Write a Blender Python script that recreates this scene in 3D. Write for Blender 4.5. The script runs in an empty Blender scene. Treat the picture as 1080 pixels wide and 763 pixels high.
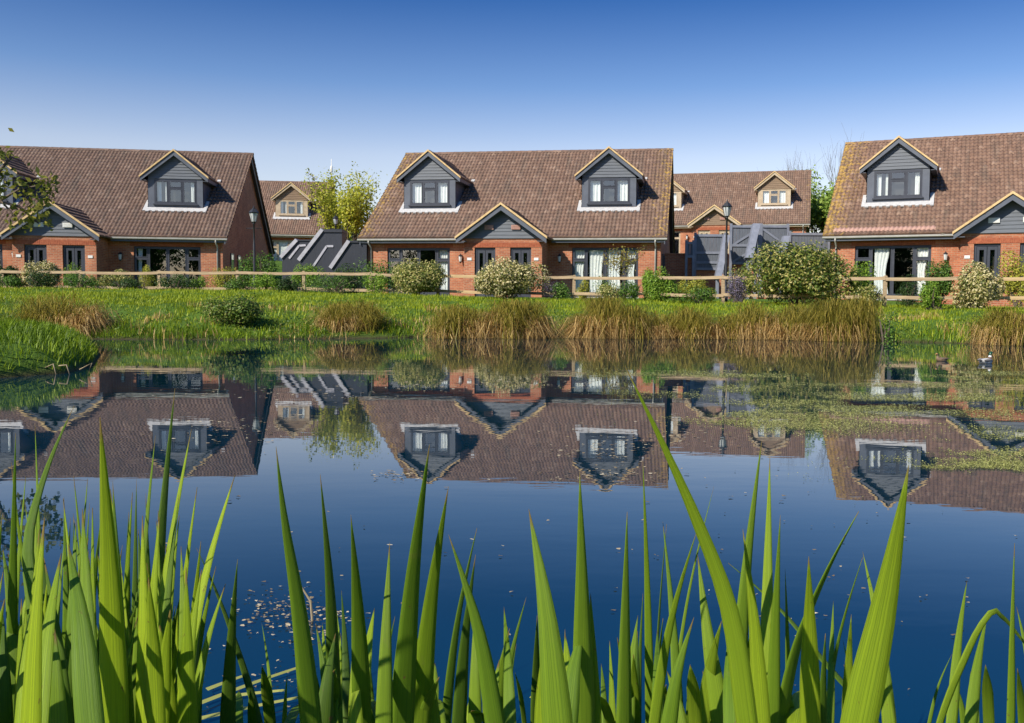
import bpy, math, random
import numpy as np
from mathutils import Vector, Matrix
random.seed(7); rng = np.random.default_rng(11)
R = math.radians
scn = bpy.context.scene
COL = scn.collection

# ------------------------------------------------------------------ camera
CAMH = 0.8; F = 990.0; PITCH = 0.0619; ROLL = 0.0072; CX = 586.0; CY = 381.5
cp, sp, cr, sr = math.cos(PITCH), math.sin(PITCH), math.cos(ROLL), math.sin(ROLL)
vF = Vector((0, cp, -sp)); vU0 = Vector((0, sp, cp)); vX = Vector((1, 0, 0))
vR = vX*cr + vU0*sr; vU = -vX*sr + vU0*cr
cam = bpy.data.cameras.new('camera'); camo = bpy.data.objects.new('camera', cam); COL.objects.link(camo)
cam.sensor_width = 36; cam.lens = 36*F/1080; cam.shift_x = -(CX-540)/1080
cam.clip_start = 0.05; cam.clip_end = 4000
M = Matrix.Identity(4)
for i in range(3):
    M[i][0] = vR[i]; M[i][1] = vU[i]; M[i][2] = -vF[i]
M[2][3] = CAMH
camo.matrix_world = M
scn.camera = camo

def ray(px, py): return vF + vR*((px-CX)/F) + vU*((CY-py)/F)
def at(px, py, Y):
    d = ray(px, py); k = Y/d.y
    return Vector((d.x*k, Y, CAMH + d.z*k))
def onwater(px, py, z=0.0):
    d = ray(px, py); k = (z-CAMH)/d.z
    return Vector((d.x*k, d.y*k, z))

# ------------------------------------------------------------------ materials
def newmat(name):
    m = bpy.data.materials.new(name); m.use_nodes = True
    nt = m.node_tree; b = nt.nodes['Principled BSDF']
    return m, nt, b
def N(nt, t, **k):
    n = nt.nodes.new(t)
    for a, v in k.items():
        if a in n.inputs: n.inputs[a].default_value = v
        else: setattr(n, a, v)
    return n
def L(nt, a, b): nt.links.new(a, b)
def ramp(nt, fac, stops, interp='LINEAR'):
    r = nt.nodes.new('ShaderNodeValToRGB'); r.color_ramp.interpolation = interp
    e = r.color_ramp.elements
    while len(e) < len(stops): e.new(.5)
    for i, (p, c) in enumerate(stops):
        e[i].position = p; e[i].color = (*c, 1)
    L(nt, fac, r.inputs[0]); return r.outputs[0]
def coords(nt, scale=(1,1,1), kind='Object'):
    tc = nt.nodes.new('ShaderNodeTexCoord'); mp = nt.nodes.new('ShaderNodeMapping')
    mp.inputs['Scale'].default_value = scale; L(nt, tc.outputs[kind], mp.inputs[0]); return mp.outputs[0]
def noise(nt, vec, scale, detail=4, rough=.55):
    n = N(nt, 'ShaderNodeTexNoise'); n.inputs['Scale'].default_value = scale
    n.inputs['Detail'].default_value = detail; n.inputs['Roughness'].default_value = rough
    if vec is not None: L(nt, vec, n.inputs['Vector'])
    return n.outputs['Fac']
def mixc(nt, f, a, b, mode='MIX'):
    m = nt.nodes.new('ShaderNodeMix'); m.data_type = 'RGBA'; m.blend_type = mode
    for s, v in ((m.inputs[0], f), (m.inputs[6], a), (m.inputs[7], b)):
        if hasattr(v, 'links'): L(nt, v, s)
        else: s.default_value = v if isinstance(v, (int, float)) else (*v, 1)
    return m.outputs[2]
def math_(nt, op, a, b=0.0, c=None):
    m = nt.nodes.new('ShaderNodeMath'); m.operation = op
    for i, v in enumerate((a, b, c)):
        if v is None: continue
        if hasattr(v, 'links'): L(nt, v, m.inputs[i])
        else: m.inputs[i].default_value = v
    return m.outputs[0]
def bump(nt, b, h, strength=.3, dist=.02):
    n = N(nt, 'ShaderNodeBump'); n.inputs['Strength'].default_value = strength
    n.inputs['Distance'].default_value = dist
    L(nt, h, n.inputs['Height']); L(nt, n.outputs[0], b.inputs['Normal'])

def mat_plain(name, c1, c2=None, rough=.6, nscale=6, bumpk=.1, metal=0, spec=.4, coord=(1,1,1)):
    m, nt, b = newmat(name); v = coords(nt, coord)
    c2 = c2 or tuple(x*.75 for x in c1)
    L(nt, ramp(nt, noise(nt, v, nscale, 6), [(.3, c2), (.7, c1)]), b.inputs['Base Color'])
    b.inputs['Roughness'].default_value = rough; b.inputs['Metallic'].default_value = metal
    b.inputs['Specular IOR Level'].default_value = spec
    if bumpk: bump(nt, b, noise(nt, v, nscale*8, 4), bumpk, .01)
    return m

def mat_tile(name, tint=(1,1,1), lichen=0.0, pink=False):
    m, nt, b = newmat(name); v = coords(nt)
    sep = N(nt, 'ShaderNodeSeparateXYZ'); L(nt, v, sep.inputs[0])
    cu = math_(nt, 'FLOOR', math_(nt, 'DIVIDE', math_(nt, 'ADD', sep.outputs[0], .0875), .175))
    cv = math_(nt, 'FLOOR', math_(nt, 'DIVIDE', math_(nt, 'ADD', sep.outputs[1], .002), .33))
    cmb = N(nt, 'ShaderNodeCombineXYZ'); L(nt, cu, cmb.inputs[0]); L(nt, cv, cmb.inputs[1])
    wn = N(nt, 'ShaderNodeTexWhiteNoise'); wn.noise_dimensions = '3D'; L(nt, cmb.outputs[0], wn.inputs['Vector'])
    t = lambda c: tuple(a*k for a, k in zip(c, tint))
    base = ramp(nt, wn.outputs['Value'], [(0, t((.19,.115,.08))), (.3, t((.235,.14,.098))), (.6, t((.27,.165,.115))), (.9, t((.31,.20,.145))), (1, t((.40,.28,.21)))])
    big = noise(nt, v, .55, 5)
    base = mixc(nt, math_(nt, 'MULTIPLY', big, .45), base, t((.16,.10,.075)))
    fine = noise(nt, v, 22, 5, .7)
    base = mixc(nt, ramp(nt, fine, [(.56, (0,0,0)), (.68, (.6,.6,.6))]), base, t((.36,.29,.24)))
    soot = noise(nt, v, 9, 4, .6)
    base = mixc(nt, ramp(nt, soot, [(.3, (.75,.75,.75)), (.48, (0,0,0))]), base, t((.07,.05,.042)))
    stv = N(nt, 'ShaderNodeTexNoise'); stv.inputs['Scale'].default_value = 1.0; stv.inputs['Detail'].default_value = 4; L(nt, coords(nt, (2.6,.35,1)), stv.inputs['Vector'])
    base = mixc(nt, ramp(nt, stv.outputs['Fac'], [(.5, (0,0,0)), (.68, (.55,.55,.55))]), base, t((.12,.095,.075)))
    # lichen spots, thicker towards the verges
    ax = math_(nt, 'ABSOLUTE', sep.outputs[0])
    edge = N(nt, 'ShaderNodeMapRange'); edge.inputs['From Min'].default_value = 5.4; edge.inputs['From Max'].default_value = 7.1
    L(nt, ax, edge.inputs['Value'])
    ls = math_(nt, 'ADD', noise(nt, v, 6, 6, .75), math_(nt, 'MULTIPLY', edge.outputs[0], .16*lichen))
    base = mixc(nt, ramp(nt, ls, [(.66, (0,0,0)), (.72, (.9,.9,.9))]), base, (.42,.26,.05))
    if pink:
        inrow = math_(nt, 'MULTIPLY', math_(nt, 'COMPARE', cv, 1.0, .6), math_(nt, 'COMPARE', cu, -27.0, 11.5))
        base = mixc(nt, math_(nt, 'MULTIPLY', inrow, .75), base, (.52,.31,.25))
    L(nt, base, b.inputs['Base Color']); b.inputs['Roughness'].default_value = .75
    bump(nt, b, fine, .35, .01)
    return m

def mat_brick(name, c1=(.54,.185,.085), c2=(.34,.095,.045), mortar=(.46,.33,.22)):
    m, nt, b = newmat(name); tc = N(nt, 'ShaderNodeTexCoord')
    sep = N(nt, 'ShaderNodeSeparateXYZ'); L(nt, tc.outputs['Object'], sep.inputs[0])
    cmb = N(nt, 'ShaderNodeCombineXYZ'); L(nt, math_(nt, 'ADD', sep.outputs[0], sep.outputs[1]), cmb.inputs[0]); L(nt, sep.outputs[2], cmb.inputs[1])
    bt = N(nt, 'ShaderNodeTexBrick'); L(nt, cmb.outputs[0], bt.inputs['Vector'])
    bt.inputs['Scale'].default_value = 1; bt.inputs['Brick Width'].default_value = .225; bt.inputs['Row Height'].default_value = .075
    bt.inputs['Mortar Size'].default_value = .008; bt.inputs['Bias'].default_value = -.1
    bt.inputs['Color1'].default_value = (*c1, 1); bt.inputs['Color2'].default_value = (*c2, 1); bt.inputs['Mortar'].default_value = (*mortar, 1)
    n = noise(nt, tc.outputs['Object'], 1.3, 6, .65)
    c = mixc(nt, ramp(nt, n, [(.35, (.5,.5,.5)), (.65, (0,0,0))]), bt.outputs['Color'], tuple(x*.6 for x in c2))
    c = mixc(nt, ramp(nt, noise(nt, tc.outputs['Object'], 14, 3), [(.58, (0,0,0)), (.7, (.5,.5,.5))]), c, (.50,.24,.13))
    L(nt, c, b.inputs['Base Color']); b.inputs['Roughness'].default_value = .85
    bump(nt, b, math_(nt, 'SUBTRACT', 1.0, bt.outputs['Fac']), .5, .008)
    return m

def mat_leaf(name, stops, trans=.35, rough=.5, nsc=0):
    m, nt, b = newmat(name); g = N(nt, 'ShaderNodeNewGeometry')
    fac = g.outputs['Random Per Island']
    if nsc:      # patches of lusher and drier growth, with sunlit mottling put into the colour
        pn = noise(nt, g.outputs['Position'], nsc, 4, .6)
        fac = math_(nt, 'ADD', math_(nt, 'MULTIPLY', fac, .55), math_(nt, 'MULTIPLY', math_(nt, 'SUBTRACT', pn, .27), 1.0))
    c = ramp(nt, fac, stops)
    L(nt, c, b.inputs['Base Color']); b.inputs['Roughness'].default_value = rough
    b.inputs['Specular IOR Level'].default_value = .3
    tr = N(nt, 'ShaderNodeBsdfTranslucent'); L(nt, c, tr.inputs[0])
    mx = N(nt, 'ShaderNodeMixShader'); mx.inputs[0].default_value = trans
    L(nt, b.outputs[0], mx.inputs[1]); L(nt, tr.outputs[0], mx.inputs[2])
    L(nt, mx.outputs[0], nt.nodes['Material Output'].inputs[0])
    return m

def mat_glass(name):
    m, nt, b = newmat(name); nt.nodes.remove(b)
    gl = N(nt, 'ShaderNodeBsdfGlossy'); gl.inputs['Roughness'].default_value = .01; gl.inputs['Color'].default_value = (.85,.93,1,1)
    tr = N(nt, 'ShaderNodeBsdfTransparent'); tr.inputs[0].default_value = (.96,.98,.97,1)
    fr = N(nt, 'ShaderNodeFresnel'); fr.inputs[0].default_value = 2.3
    v = coords(nt); bp = N(nt, 'ShaderNodeBump'); bp.inputs['Strength'].default_value = .06; bp.inputs['Distance'].default_value = .05
    L(nt, noise(nt, v, 1.6, 2), bp.inputs['Height']); L(nt, bp.outputs[0], gl.inputs['Normal'])
    gg = N(nt, 'ShaderNodeNewGeometry'); ff = math_(nt, 'MULTIPLY', fr.outputs[0], math_(nt, 'SUBTRACT', 1.0, gg.outputs['Backfacing']))
    mx = N(nt, 'ShaderNodeMixShader'); L(nt, ff, mx.inputs[0]); L(nt, tr.outputs[0], mx.inputs[1]); L(nt, gl.outputs[0], mx.inputs[2])
    L(nt, mx.outputs[0], nt.nodes['Material Output'].inputs[0])
    return m

def mat_wood(name, c1, c2, rough=.8, axis=(1, 12, 12)):
    m, nt, b = newmat(name); v = coords(nt, axis)
    n = noise(nt, v, 2.2, 8, .65); n2 = noise(nt, coords(nt), 1.1, 3)
    c = ramp(nt, n, [(.32, c2), (.62, c1)])
    c = mixc(nt, math_(nt, 'MULTIPLY', n2, .5), c, tuple(x*.6 for x in c1))
    L(nt, c, b.inputs['Base Color']); b.inputs['Roughness'].default_value = rough; bump(nt, b, n, .4, .01)
    return m

MAT = dict(
    tile=mat_tile('roof_tiles', (.78,.74,.71), lichen=1.0), tile_pink=mat_tile('roof_tiles_repaired', (.86,.79,.73), lichen=1.3, pink=True),
    tile_dark=mat_tile('roof_tiles_darker', (.64,.62,.62), lichen=.2), tile_back=mat_tile('roof_tiles_back', (.84,.80,.76), lichen=.6),  # tile_dark: the same tiles in a darker tint with little lichen
    brick=mat_brick('red_brick'), brick_soldier=mat_plain('red_brick_soldier', (.42,.13,.06), (.28,.07,.035), .85, 9),
    slate=mat_wood('slate_grey_boards', (.13,.145,.172), (.09,.10,.12), .6), slate_trim=mat_plain('slate_grey_paint', (.115,.128,.158), (.09,.10,.125), .45, 3, .05),
    frame_dark=mat_plain('navy_window_frame', (.055,.060,.078), (.042,.046,.060), .4, 3, .05),
    brown=mat_wood('brown_boards', (.27,.18,.11), (.16,.10,.06), .7), brown_trim=mat_plain('cream_brown_paint', (.50,.40,.28), (.38,.29,.19), .5, 3, .05),
    cream=mat_plain('cream_verge', (.70,.50,.25), (.54,.36,.16), .7, 7, .2), lead=mat_plain('pale_lead', (.58,.57,.56), (.42,.41,.40), .6, 9, .2),
    gutter=mat_plain('pale_gutter', (.52,.50,.47), (.40,.38,.35), .5, 4, .05), glass=mat_glass('window_glass'),
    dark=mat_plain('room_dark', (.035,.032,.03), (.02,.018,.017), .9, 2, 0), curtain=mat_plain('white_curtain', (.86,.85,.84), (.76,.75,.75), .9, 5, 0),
    white=mat_plain('white_paint', (.78,.77,.74), (.66,.65,.62), .5, 5, .05), terracotta=mat_plain('terracotta', (.46,.27,.22), (.36,.20,.16), .8, 10, .1),
    timber=mat_wood('fence_timber', (.50,.37,.22), (.30,.21,.125), .85, (1.2, 9, 9)), timber_new=mat_wood('fence_timber_fresh', (.62,.44,.23), (.46,.31,.15), .8, (1.2, 9, 9)),
    iron=mat_plain('black_iron', (.035,.037,.042), (.02,.02,.024), .45, 8, .1), lampglass=mat_plain('frosted_lamp_glass', (.62,.64,.64), (.5,.52,.52), .25, 6, 0),
    charcoal=mat_wood('charcoal_boards', (.026,.030,.044), (.017,.02,.030), .55, (10, 10, 1)), bluegrey=mat_wood('blue_grey_boards', (.155,.17,.20), (.095,.105,.13), .7, (10, 10, 1)),
    bluegrey_trim=mat_plain('blue_grey_post', (.24,.255,.31), (.17,.185,.23), .6, 4, .1), coping=mat_plain('pale_coping', (.44,.43,.46), (.33,.32,.36), .6, 5, .1),
    bark=mat_wood('bark', (.16,.12,.085), (.07,.052,.04), .9, (8, 8, 1.5)), greybark=mat_wood('grey_bark', (.20,.18,.16), (.12,.105,.09), .9, (8, 8, 1.5)),
)
G = lambda r, g, b: (r, g, b)
MAT.update(
    lf_dark=mat_leaf('dark_leaves', [(0, G(.015,.035,.010)), (.6, G(.04,.085,.018)), (1, G(.09,.15,.03))]),
    lf_green=mat_leaf('green_leaves', [(0, G(.03,.075,.012)), (.5, G(.08,.17,.022)), (1, G(.20,.32,.05))]),
    lf_bright=mat_leaf('bright_leaves', [(0, G(.07,.15,.015)), (.5, G(.19,.33,.03)), (1, G(.36,.48,.06))]),
    lf_yellow=mat_leaf('yellow_leaves', [(0, G(.14,.16,.02)), (.5, G(.40,.40,.045)), (1, G(.60,.55,.08))]),
    lf_varieg=mat_leaf('variegated_leaves', [(0, G(.05,.085,.015)), (.35, G(.16,.21,.035)), (.6, G(.38,.36,.09)), (1, G(.68,.60,.26))]),
    lf_blossom=mat_leaf('pale_blossom_leaves', [(0, G(.06,.09,.02)), (.3, G(.22,.23,.05)), (.55, G(.56,.48,.19)), (1, G(.80,.70,.42))]),
    lf_laurel=mat_leaf('laurel_leaves', [(0, G(.03,.06,.012)), (.4, G(.12,.18,.025)), (.7, G(.32,.32,.06)), (1, G(.66,.56,.22))]),
    lf_purple=mat_leaf('lavender_leaves', [(0, G(.07,.08,.07)), (.5, G(.17,.14,.19)), (1, G(.34,.28,.42))]),
    lf_olive=mat_leaf('overhanging_leaves', [(0, G(.05,.07,.012)), (.5, G(.16,.19,.03)), (1, G(.42,.36,.06))], .45),
    lf_spring=mat_leaf('spring_leaves', [(0, G(.22,.27,.03)), (.5, G(.50,.52,.05)), (1, G(.72,.66,.10))], .45),
    lf_far=mat_leaf('far_tree_leaves', [(0, G(.12,.20,.03)), (.5, G(.25,.37,.06)), (1, G(.40,.50,.10))]),
    lf_red=mat_leaf('reddish_leaves', [(0, G(.16,.09,.03)), (.5, G(.28,.22,.05)), (1, G(.42,.42,.08))]),
    grass=mat_leaf('grass_blades', [(0, G(.08,.12,.008)), (.3, G(.19,.26,.012)), (.55, G(.33,.40,.016)), (.85, G(.46,.49,.03)), (1, G(.56,.46,.12))], .35, nsc=.9),
    grass_deep=mat_leaf('lush_grass_blades', [(0, G(.03,.06,.005)), (.35, G(.09,.16,.008)), (.65, G(.22,.33,.010)), (1, G(.44,.52,.02))], .35, nsc=1.2),
    sedge_g=mat_leaf('sedge_green', [(0, G(.09,.09,.012)), (.5, G(.25,.22,.025)), (1, G(.50,.38,.08))], .3),
    sedge_t=mat_leaf('sedge_straw', [(0, G(.22,.11,.03)), (.5, G(.50,.32,.11)), (1, G(.80,.57,.24))], .25),
    lf_weed=mat_leaf('bank_weed_leaves', [(0, G(.04,.075,.012)), (.5, G(.10,.18,.022)), (.85, G(.20,.28,.04)), (1, G(.40,.34,.12))]),
    weed=mat_leaf('pond_weed', [(0, G(.11,.12,.03)), (.5, G(.32,.33,.08)), (1, G(.56,.54,.20))], .1, .6),
    debris=mat_leaf('floating_debris', [(0, G(.16,.11,.06)), (.5, G(.36,.28,.16)), (1, G(.60,.52,.36))], .1, .6),
)

# iris leaf: long veins from the UV's across direction
def mat_iris():
    m, nt, b = newmat('iris_leaf')
    uv = N(nt, 'ShaderNodeUVMap'); mp = N(nt, 'ShaderNodeMapping'); mp.inputs['Scale'].default_value = (46, 1.6, 1)
    L(nt, uv.outputs[0], mp.inputs[0])
    oi = N(nt, 'ShaderNodeObjectInfo')
    vn = noise(nt, mp.outputs[0], 1, 3, .6)
    at_ = N(nt, 'ShaderNodeAttribute'); at_.attribute_name = 'young_lit'
    c = ramp(nt, at_.outputs['Fac'], [(0, (.025,.085,.014)), (.4, (.22,.37,.018)), (1, (.60,.72,.03))])  # leaf age, plus a shaded to sunlit look put into the colour
    dist_ = noise(nt, coords(nt), 3.5, 3)
    c = mixc(nt, math_(nt, 'MULTIPLY', dist_, .35), c, (.30,.44,.05))
    c = mixc(nt, math_(nt, 'MULTIPLY', oi.outputs['Random'], .28), c, (.20,.34,.04))
    c = mixc(nt, ramp(nt, vn, [(.34, (.62,.62,.62)), (.56, (0,0,0))]), c, (.05,.13,.018))
    blot = noise(nt, coords(nt), 14, 5, .7)
    c = mixc(nt, ramp(nt, blot, [(.64, (0,0,0)), (.74, (.6,.6,.6))]), c, (.30,.34,.07))
    spk = noise(nt, coords(nt, (1,1,.45)), 95, 3, .6)
    c = mixc(nt, ramp(nt, spk, [(.69, (0,0,0)), (.73, (.85,.85,.85))]), c, (.22,.14,.05))
    sv = N(nt, 'ShaderNodeSeparateXYZ'); L(nt, uv.outputs[0], sv.inputs[0])
    tip = math_(nt, 'ADD', sv.outputs[1], math_(nt, 'MULTIPLY', blot, .03))
    c = mixc(nt, ramp(nt, math_(nt, 'SUBTRACT', tip, math_(nt, 'MULTIPLY', oi.outputs['Random'], .025)), [(.965, (0,0,0)), (.985, (.85,.85,.85))]), c, (.30,.19,.07))
    L(nt, c, b.inputs['Base Color']); b.inputs['Roughness'].default_value = .5; b.inputs['Specular IOR Level'].default_value = .35
    bump(nt, b, vn, .5, .0016)
    tr = N(nt, 'ShaderNodeBsdfTranslucent'); L(nt, mixc(nt, 1.0, c, (1.25, 1.2, .5), 'MULTIPLY'), tr.inputs[0])
    mx = N(nt, 'ShaderNodeMixShader'); mx.inputs[0].default_value = .5
    L(nt, b.outputs[0], mx.inputs[1]); L(nt, tr.outputs[0], mx.inputs[2]); L(nt, mx.outputs[0], nt.nodes['Material Output'].inputs[0])
    return m
MAT['iris'] = mat_iris()

def mat_ground():
    m, nt, b = newmat('turf_ground'); tc = N(nt, 'ShaderNodeTexCoord'); v = tc.outputs['Object']
    n = noise(nt, v, .8, 6, .6); n2 = noise(nt, v, 9, 5, .7)
    c = ramp(nt, n, [(.3, (.055,.10,.016)), (.6, (.10,.18,.024)), (.8, (.17,.22,.045))])
    c = mixc(nt, ramp(nt, n2, [(.4, (0,0,0)), (.65, (.7,.7,.7))]), c, (.06,.09,.018))
    sep = N(nt, 'ShaderNodeSeparateXYZ'); L(nt, v, sep.inputs[0])
    low = math_(nt, 'ADD', sep.outputs[2], math_(nt, 'MULTIPLY', n2, .10))
    c = mixc(nt, ramp(nt, low, [(.04, (1,1,1)), (.14, (0,0,0))]), c, (.06,.045,.026))
    # gravelled / bare red earth far behind the first row of houses
    L(nt, c, b.inputs['Base Color']); b.inputs['Roughness'].default_value = .95; b.inputs['Specular IOR Level'].default_value = .1
    bump(nt, b, n2, .8, .05)
    return m
MAT['ground'] = mat_ground()

def mat_water():
    m, nt, b = newmat('pond_water'); v = coords(nt, (1, 1, 1))
    b.inputs['Base Color'].default_value = (.002,.022,.040,1); b.inputs['Roughness'].default_value = .0
    b.inputs['IOR'].default_value = 1.7
    n = noise(nt, coords(nt, (.8, 1.8, 1)), 2.2, 3, .5); n2 = noise(nt, v, .35, 2)
    n3 = noise(nt, coords(nt, (.7, 2.2, 1)), 9, 2, .5)
    br = ramp(nt, noise(nt, coords(nt, (.25,.6,1)), 1.0, 3), [(.45, (.4,.4,.4)), (.62, (1,1,1))])
    h = math_(nt, 'MULTIPLY', math_(nt, 'ADD', math_(nt, 'MULTIPLY', n, n2), math_(nt, 'MULTIPLY', n3, .06)), br)
    bump(nt, b, h, 1.0, .0017)
    return m
MAT['water'] = mat_water()

# ------------------------------------------------------------------ mesh helpers
class MB:
    def __init__(s): s.v = []; s.f = []; s.m = []
    def poly(s, pts, faces, mi=0):
        o = len(s.v); s.v += [tuple(p) for p in pts]
        s.f += [tuple(i+o for i in f) for f in faces]; s.m += [mi]*len(faces)
    def box(s, x0, x1, y0, y1, z0, z1, mi=0):
        s.poly([(x0,y0,z0),(x1,y0,z0),(x1,y1,z0),(x0,y1,z0),(x0,y0,z1),(x1,y0,z1),(x1,y1,z1),(x0,y1,z1)],
               [(0,3,2,1),(4,5,6,7),(0,1,5,4),(1,2,6,5),(2,3,7,6),(3,0,4,7)], mi)
    def prism_y(s, poly, y0, y1, mi=0):          # polygon in x,z extruded in y
        n = len(poly); a = [(x,y0,z) for x,z in poly]+[(x,y1,z) for x,z in poly]
        s.poly(a, [tuple(range(n)), tuple(range(2*n-1, n-1, -1))]+[(i,i+n,(i+1)%n+n,(i+1)%n) for i in range(n)], mi)
    def prism_x(s, poly, x0, x1, mi=0):          # polygon in y,z extruded in x
        n = len(poly); a = [(x0,y,z) for y,z in poly]+[(x1,y,z) for y,z in poly]
        s.poly(a, [tuple(range(n)), tuple(range(2*n-1, n-1, -1))]+[(i,i+n,(i+1)%n+n,(i+1)%n) for i in range(n)], mi)
    def tube(s, pts, rad, n=8, mi=0, cap=True):
        pts = [Vector(p) for p in pts]; o = len(s.v); up = Vector((0,0,1))
        for i, p in enumerate(pts):
            t = (pts[min(i+1,len(pts)-1)]-pts[max(i-1,0)]).normalized()
            a = t.cross(up if abs(t.z) < .95 else Vector((1,0,0))).normalized(); b = t.cross(a)
            r = rad[i] if isinstance(rad, (list, tuple)) else rad
            for k in range(n):
                q = p + a*(r*math.cos(2*math.pi*k/n)) + b*(r*math.sin(2*math.pi*k/n)); s.v.append(tuple(q))
        for i in range(len(pts)-1):
            for k in range(n):
                s.f.append((o+i*n+k, o+i*n+(k+1)%n, o+(i+1)*n+(k+1)%n, o+(i+1)*n+k)); s.m.append(mi)
        if cap:
            s.f.append(tuple(o+k for k in range(n))[::-1]); s.m.append(mi)
            e = o+(len(pts)-1)*n; s.f.append(tuple(e+k for k in range(n))); s.m.append(mi)
    def lathe(s, prof, n=12, mi=0, c=(0,0)):
        s.tube([(c[0],c[1],z) for r,z in prof], [max(r,.0005) for r,z in prof], n, mi)
    def build(s, name, mats, parent=None, smooth=False, bevel=0):
        me = bpy.data.meshes.new(name); me.from_pydata(s.v, [], s.f)
        if not isinstance(mats, (list, tuple)): mats = [mats]
        for m in mats: me.materials.append(m)
        if len(mats) > 1: me.polygons.foreach_set('material_index', s.m)
        if smooth: me.polygons.foreach_set('use_smooth', [True]*len(s.f))
        me.update()
        o = bpy.data.objects.new(name, me); COL.objects.link(o)
        if parent: o.parent = parent
        if bevel:
            b = o.modifiers.new('bevel', 'BEVEL'); b.width = bevel; b.segments = 2; b.limit_method = 'ANGLE'
        return o

def np_mesh(name, verts, faces, mats, parent=None, mi=None, smooth=False):
    """verts (n,3), faces (m,k) arrays"""
    me = bpy.data.meshes.new(name); nv = len(verts); nf, k = faces.shape
    me.vertices.add(nv); me.vertices.foreach_set('co', np.asarray(verts, dtype=np.float32).ravel())
    me.loops.add(nf*k); me.loops.foreach_set('vertex_index', faces.ravel().astype(np.int32))
    me.polygons.add(nf); me.polygons.foreach_set('loop_start', np.arange(nf, dtype=np.int32)*k)
    me.polygons.foreach_set('loop_total', np.full(nf, k, dtype=np.int32))
    for m in (mats if isinstance(mats, (list, tuple)) else [mats]): me.materials.append(m)
    if mi is not None: me.polygons.foreach_set('material_index', np.asarray(mi, dtype=np.int32))
    if smooth: me.polygons.foreach_set('use_smooth', np.ones(nf, dtype=bool))
    me.update(calc_edges=True)
    o = bpy.data.objects.new(name, me); COL.objects.link(o)
    if parent: o.parent = parent
    return o

def tag(o, label=None, cat=None, group=None, kind=None):
    if label: o['label'] = label
    if cat: o['category'] = cat
    if group: o['group'] = group
    if kind: o['kind'] = kind
    return o
def empty(name, loc=(0,0,0), rz=0):
    o = bpy.data.objects.new(name, None); COL.objects.link(o); o.location = loc; o.rotation_euler = (0,0,rz)
    o.empty_display_size = .2
    return o

# ------------------------------------------------------------------ terrain and pond
def vnoise(x, y, seed=0):
    """smooth value noise, arrays"""
    xi = np.floor(x).astype(int); yi = np.floor(y).astype(int); fx = x-xi; fy = y-yi
    fx = fx*fx*(3-2*fx); fy = fy*fy*(3-2*fy)
    def h(a, b):
        n = (a*374761393 + b*668265263 + seed*974711) & 0x7fffffff
        n = ((n ^ (n >> 13))*1274126177) & 0x7fffffff
        return ((n ^ (n >> 16)) & 0xffff)/65535.0
    return (h(xi,yi)*(1-fx)+h(xi+1,yi)*fx)*(1-fy)+(h(xi,yi+1)*(1-fx)+h(xi+1,yi+1)*fx)*fy
shore_px = [(-80,403),(0,399),(70,394),(100,385),(107,374),(92,366),(60,362),(70,357.5),(110,358),(250,358.5),(400,357),(470,355.5),(540,355),(620,355.5),(700,356),(780,357),(860,358.5),(920,360),(1000,362),(1080,364.5),(1200,368)]
pond = [tuple(onwater(*p).xy) for p in shore_px]
pond += [(15,14.5),(19,9),(17,3),(9,.9),(3,1.05),(0,.95),(-4,1.0),(-8,2),(-9.5,5)]
PP = np.array(pond)
def sdist(x, y):
    """signed distance to the pond outline, positive on land"""
    x = np.atleast_1d(x).astype(float); y = np.atleast_1d(y).astype(float)
    d = np.full(x.shape, 1e9); inside = np.zeros(x.shape, bool); n = len(PP)
    for i in range(n):
        ax, ay = PP[i]; bx, by = PP[(i+1) % n]
        dx, dy = bx-ax, by-ay
        t = np.clip(((x-ax)*dx+(y-ay)*dy)/(dx*dx+dy*dy), 0, 1)
        d = np.minimum(d, np.hypot(x-ax-t*dx, y-ay-t*dy))
        c = ((ay > y) != (by > y)); 
        with np.errstate(divide='ignore', invalid='ignore'):
            xx = ax+(y-ay)*dx/(dy if dy != 0 else 1e-9)
        inside ^= c & (x < xx)
    return np.where(inside, -d, d)
def ss(a, b, x): t = np.clip((x-a)/(b-a), 0, 1); return t*t*(3-2*t)
def hgt(x, y):
    x = np.atleast_1d(x).astype(float); y = np.atleast_1d(y).astype(float)
    d = sdist(x, y)
    px = CX + F*x/np.maximum(y, 4)
    lvl = np.interp(px, [0, 300, 540, 700, 860, 930, 1080, 1300], [1.15, 1.10, .90, .86, .80, .74, .70, .8])
    front = np.interp(px, [0, 300, 540, 700, 860, 930, 1080, 1300], [.84, .80, .67, .65, .66, .66, .64, .68])
    lvl = front + (lvl-front)*ss(25, 33, y)
    lvl = lvl + (1.05-lvl)*ss(37, 40, y)
    left = np.interp(y, [3, 8, 12, 15, 18, 21.5], [.30, .36, .40, .36, .42, .8]); lvl = np.where((y < 21.5) & (x < -3), np.minimum(lvl, left), lvl)
    lvl = np.where(y < 4, .22, lvl)
    w = np.where(y > 16, 3.6, .55)
    bankh = lvl*(1-np.exp(-np.maximum(d, 0)/w*1.9))
    lump = (vnoise(x*.9, y*.9, 3)-.5)*.16 + (vnoise(x*2.7, y*2.7, 5)-.5)*.07
    z = bankh + lump*ss(.1, 1.5, d)*(1-ss(30, 38, y))
    z = np.where(d < 0, -1.4*(1-np.exp(d/1.2))-.02, z)
    back = np.interp(x, [-60, -18, 5, 20, 60], [2.9, 2.75, 3.2, 3.5, 3.7])
    z = z + back*ss(50, 70, y) 
    z = z + 3*ss(120, 500, y)
    return z
H1 = lambda x, y: float(hgt(x, y)[0])

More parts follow.
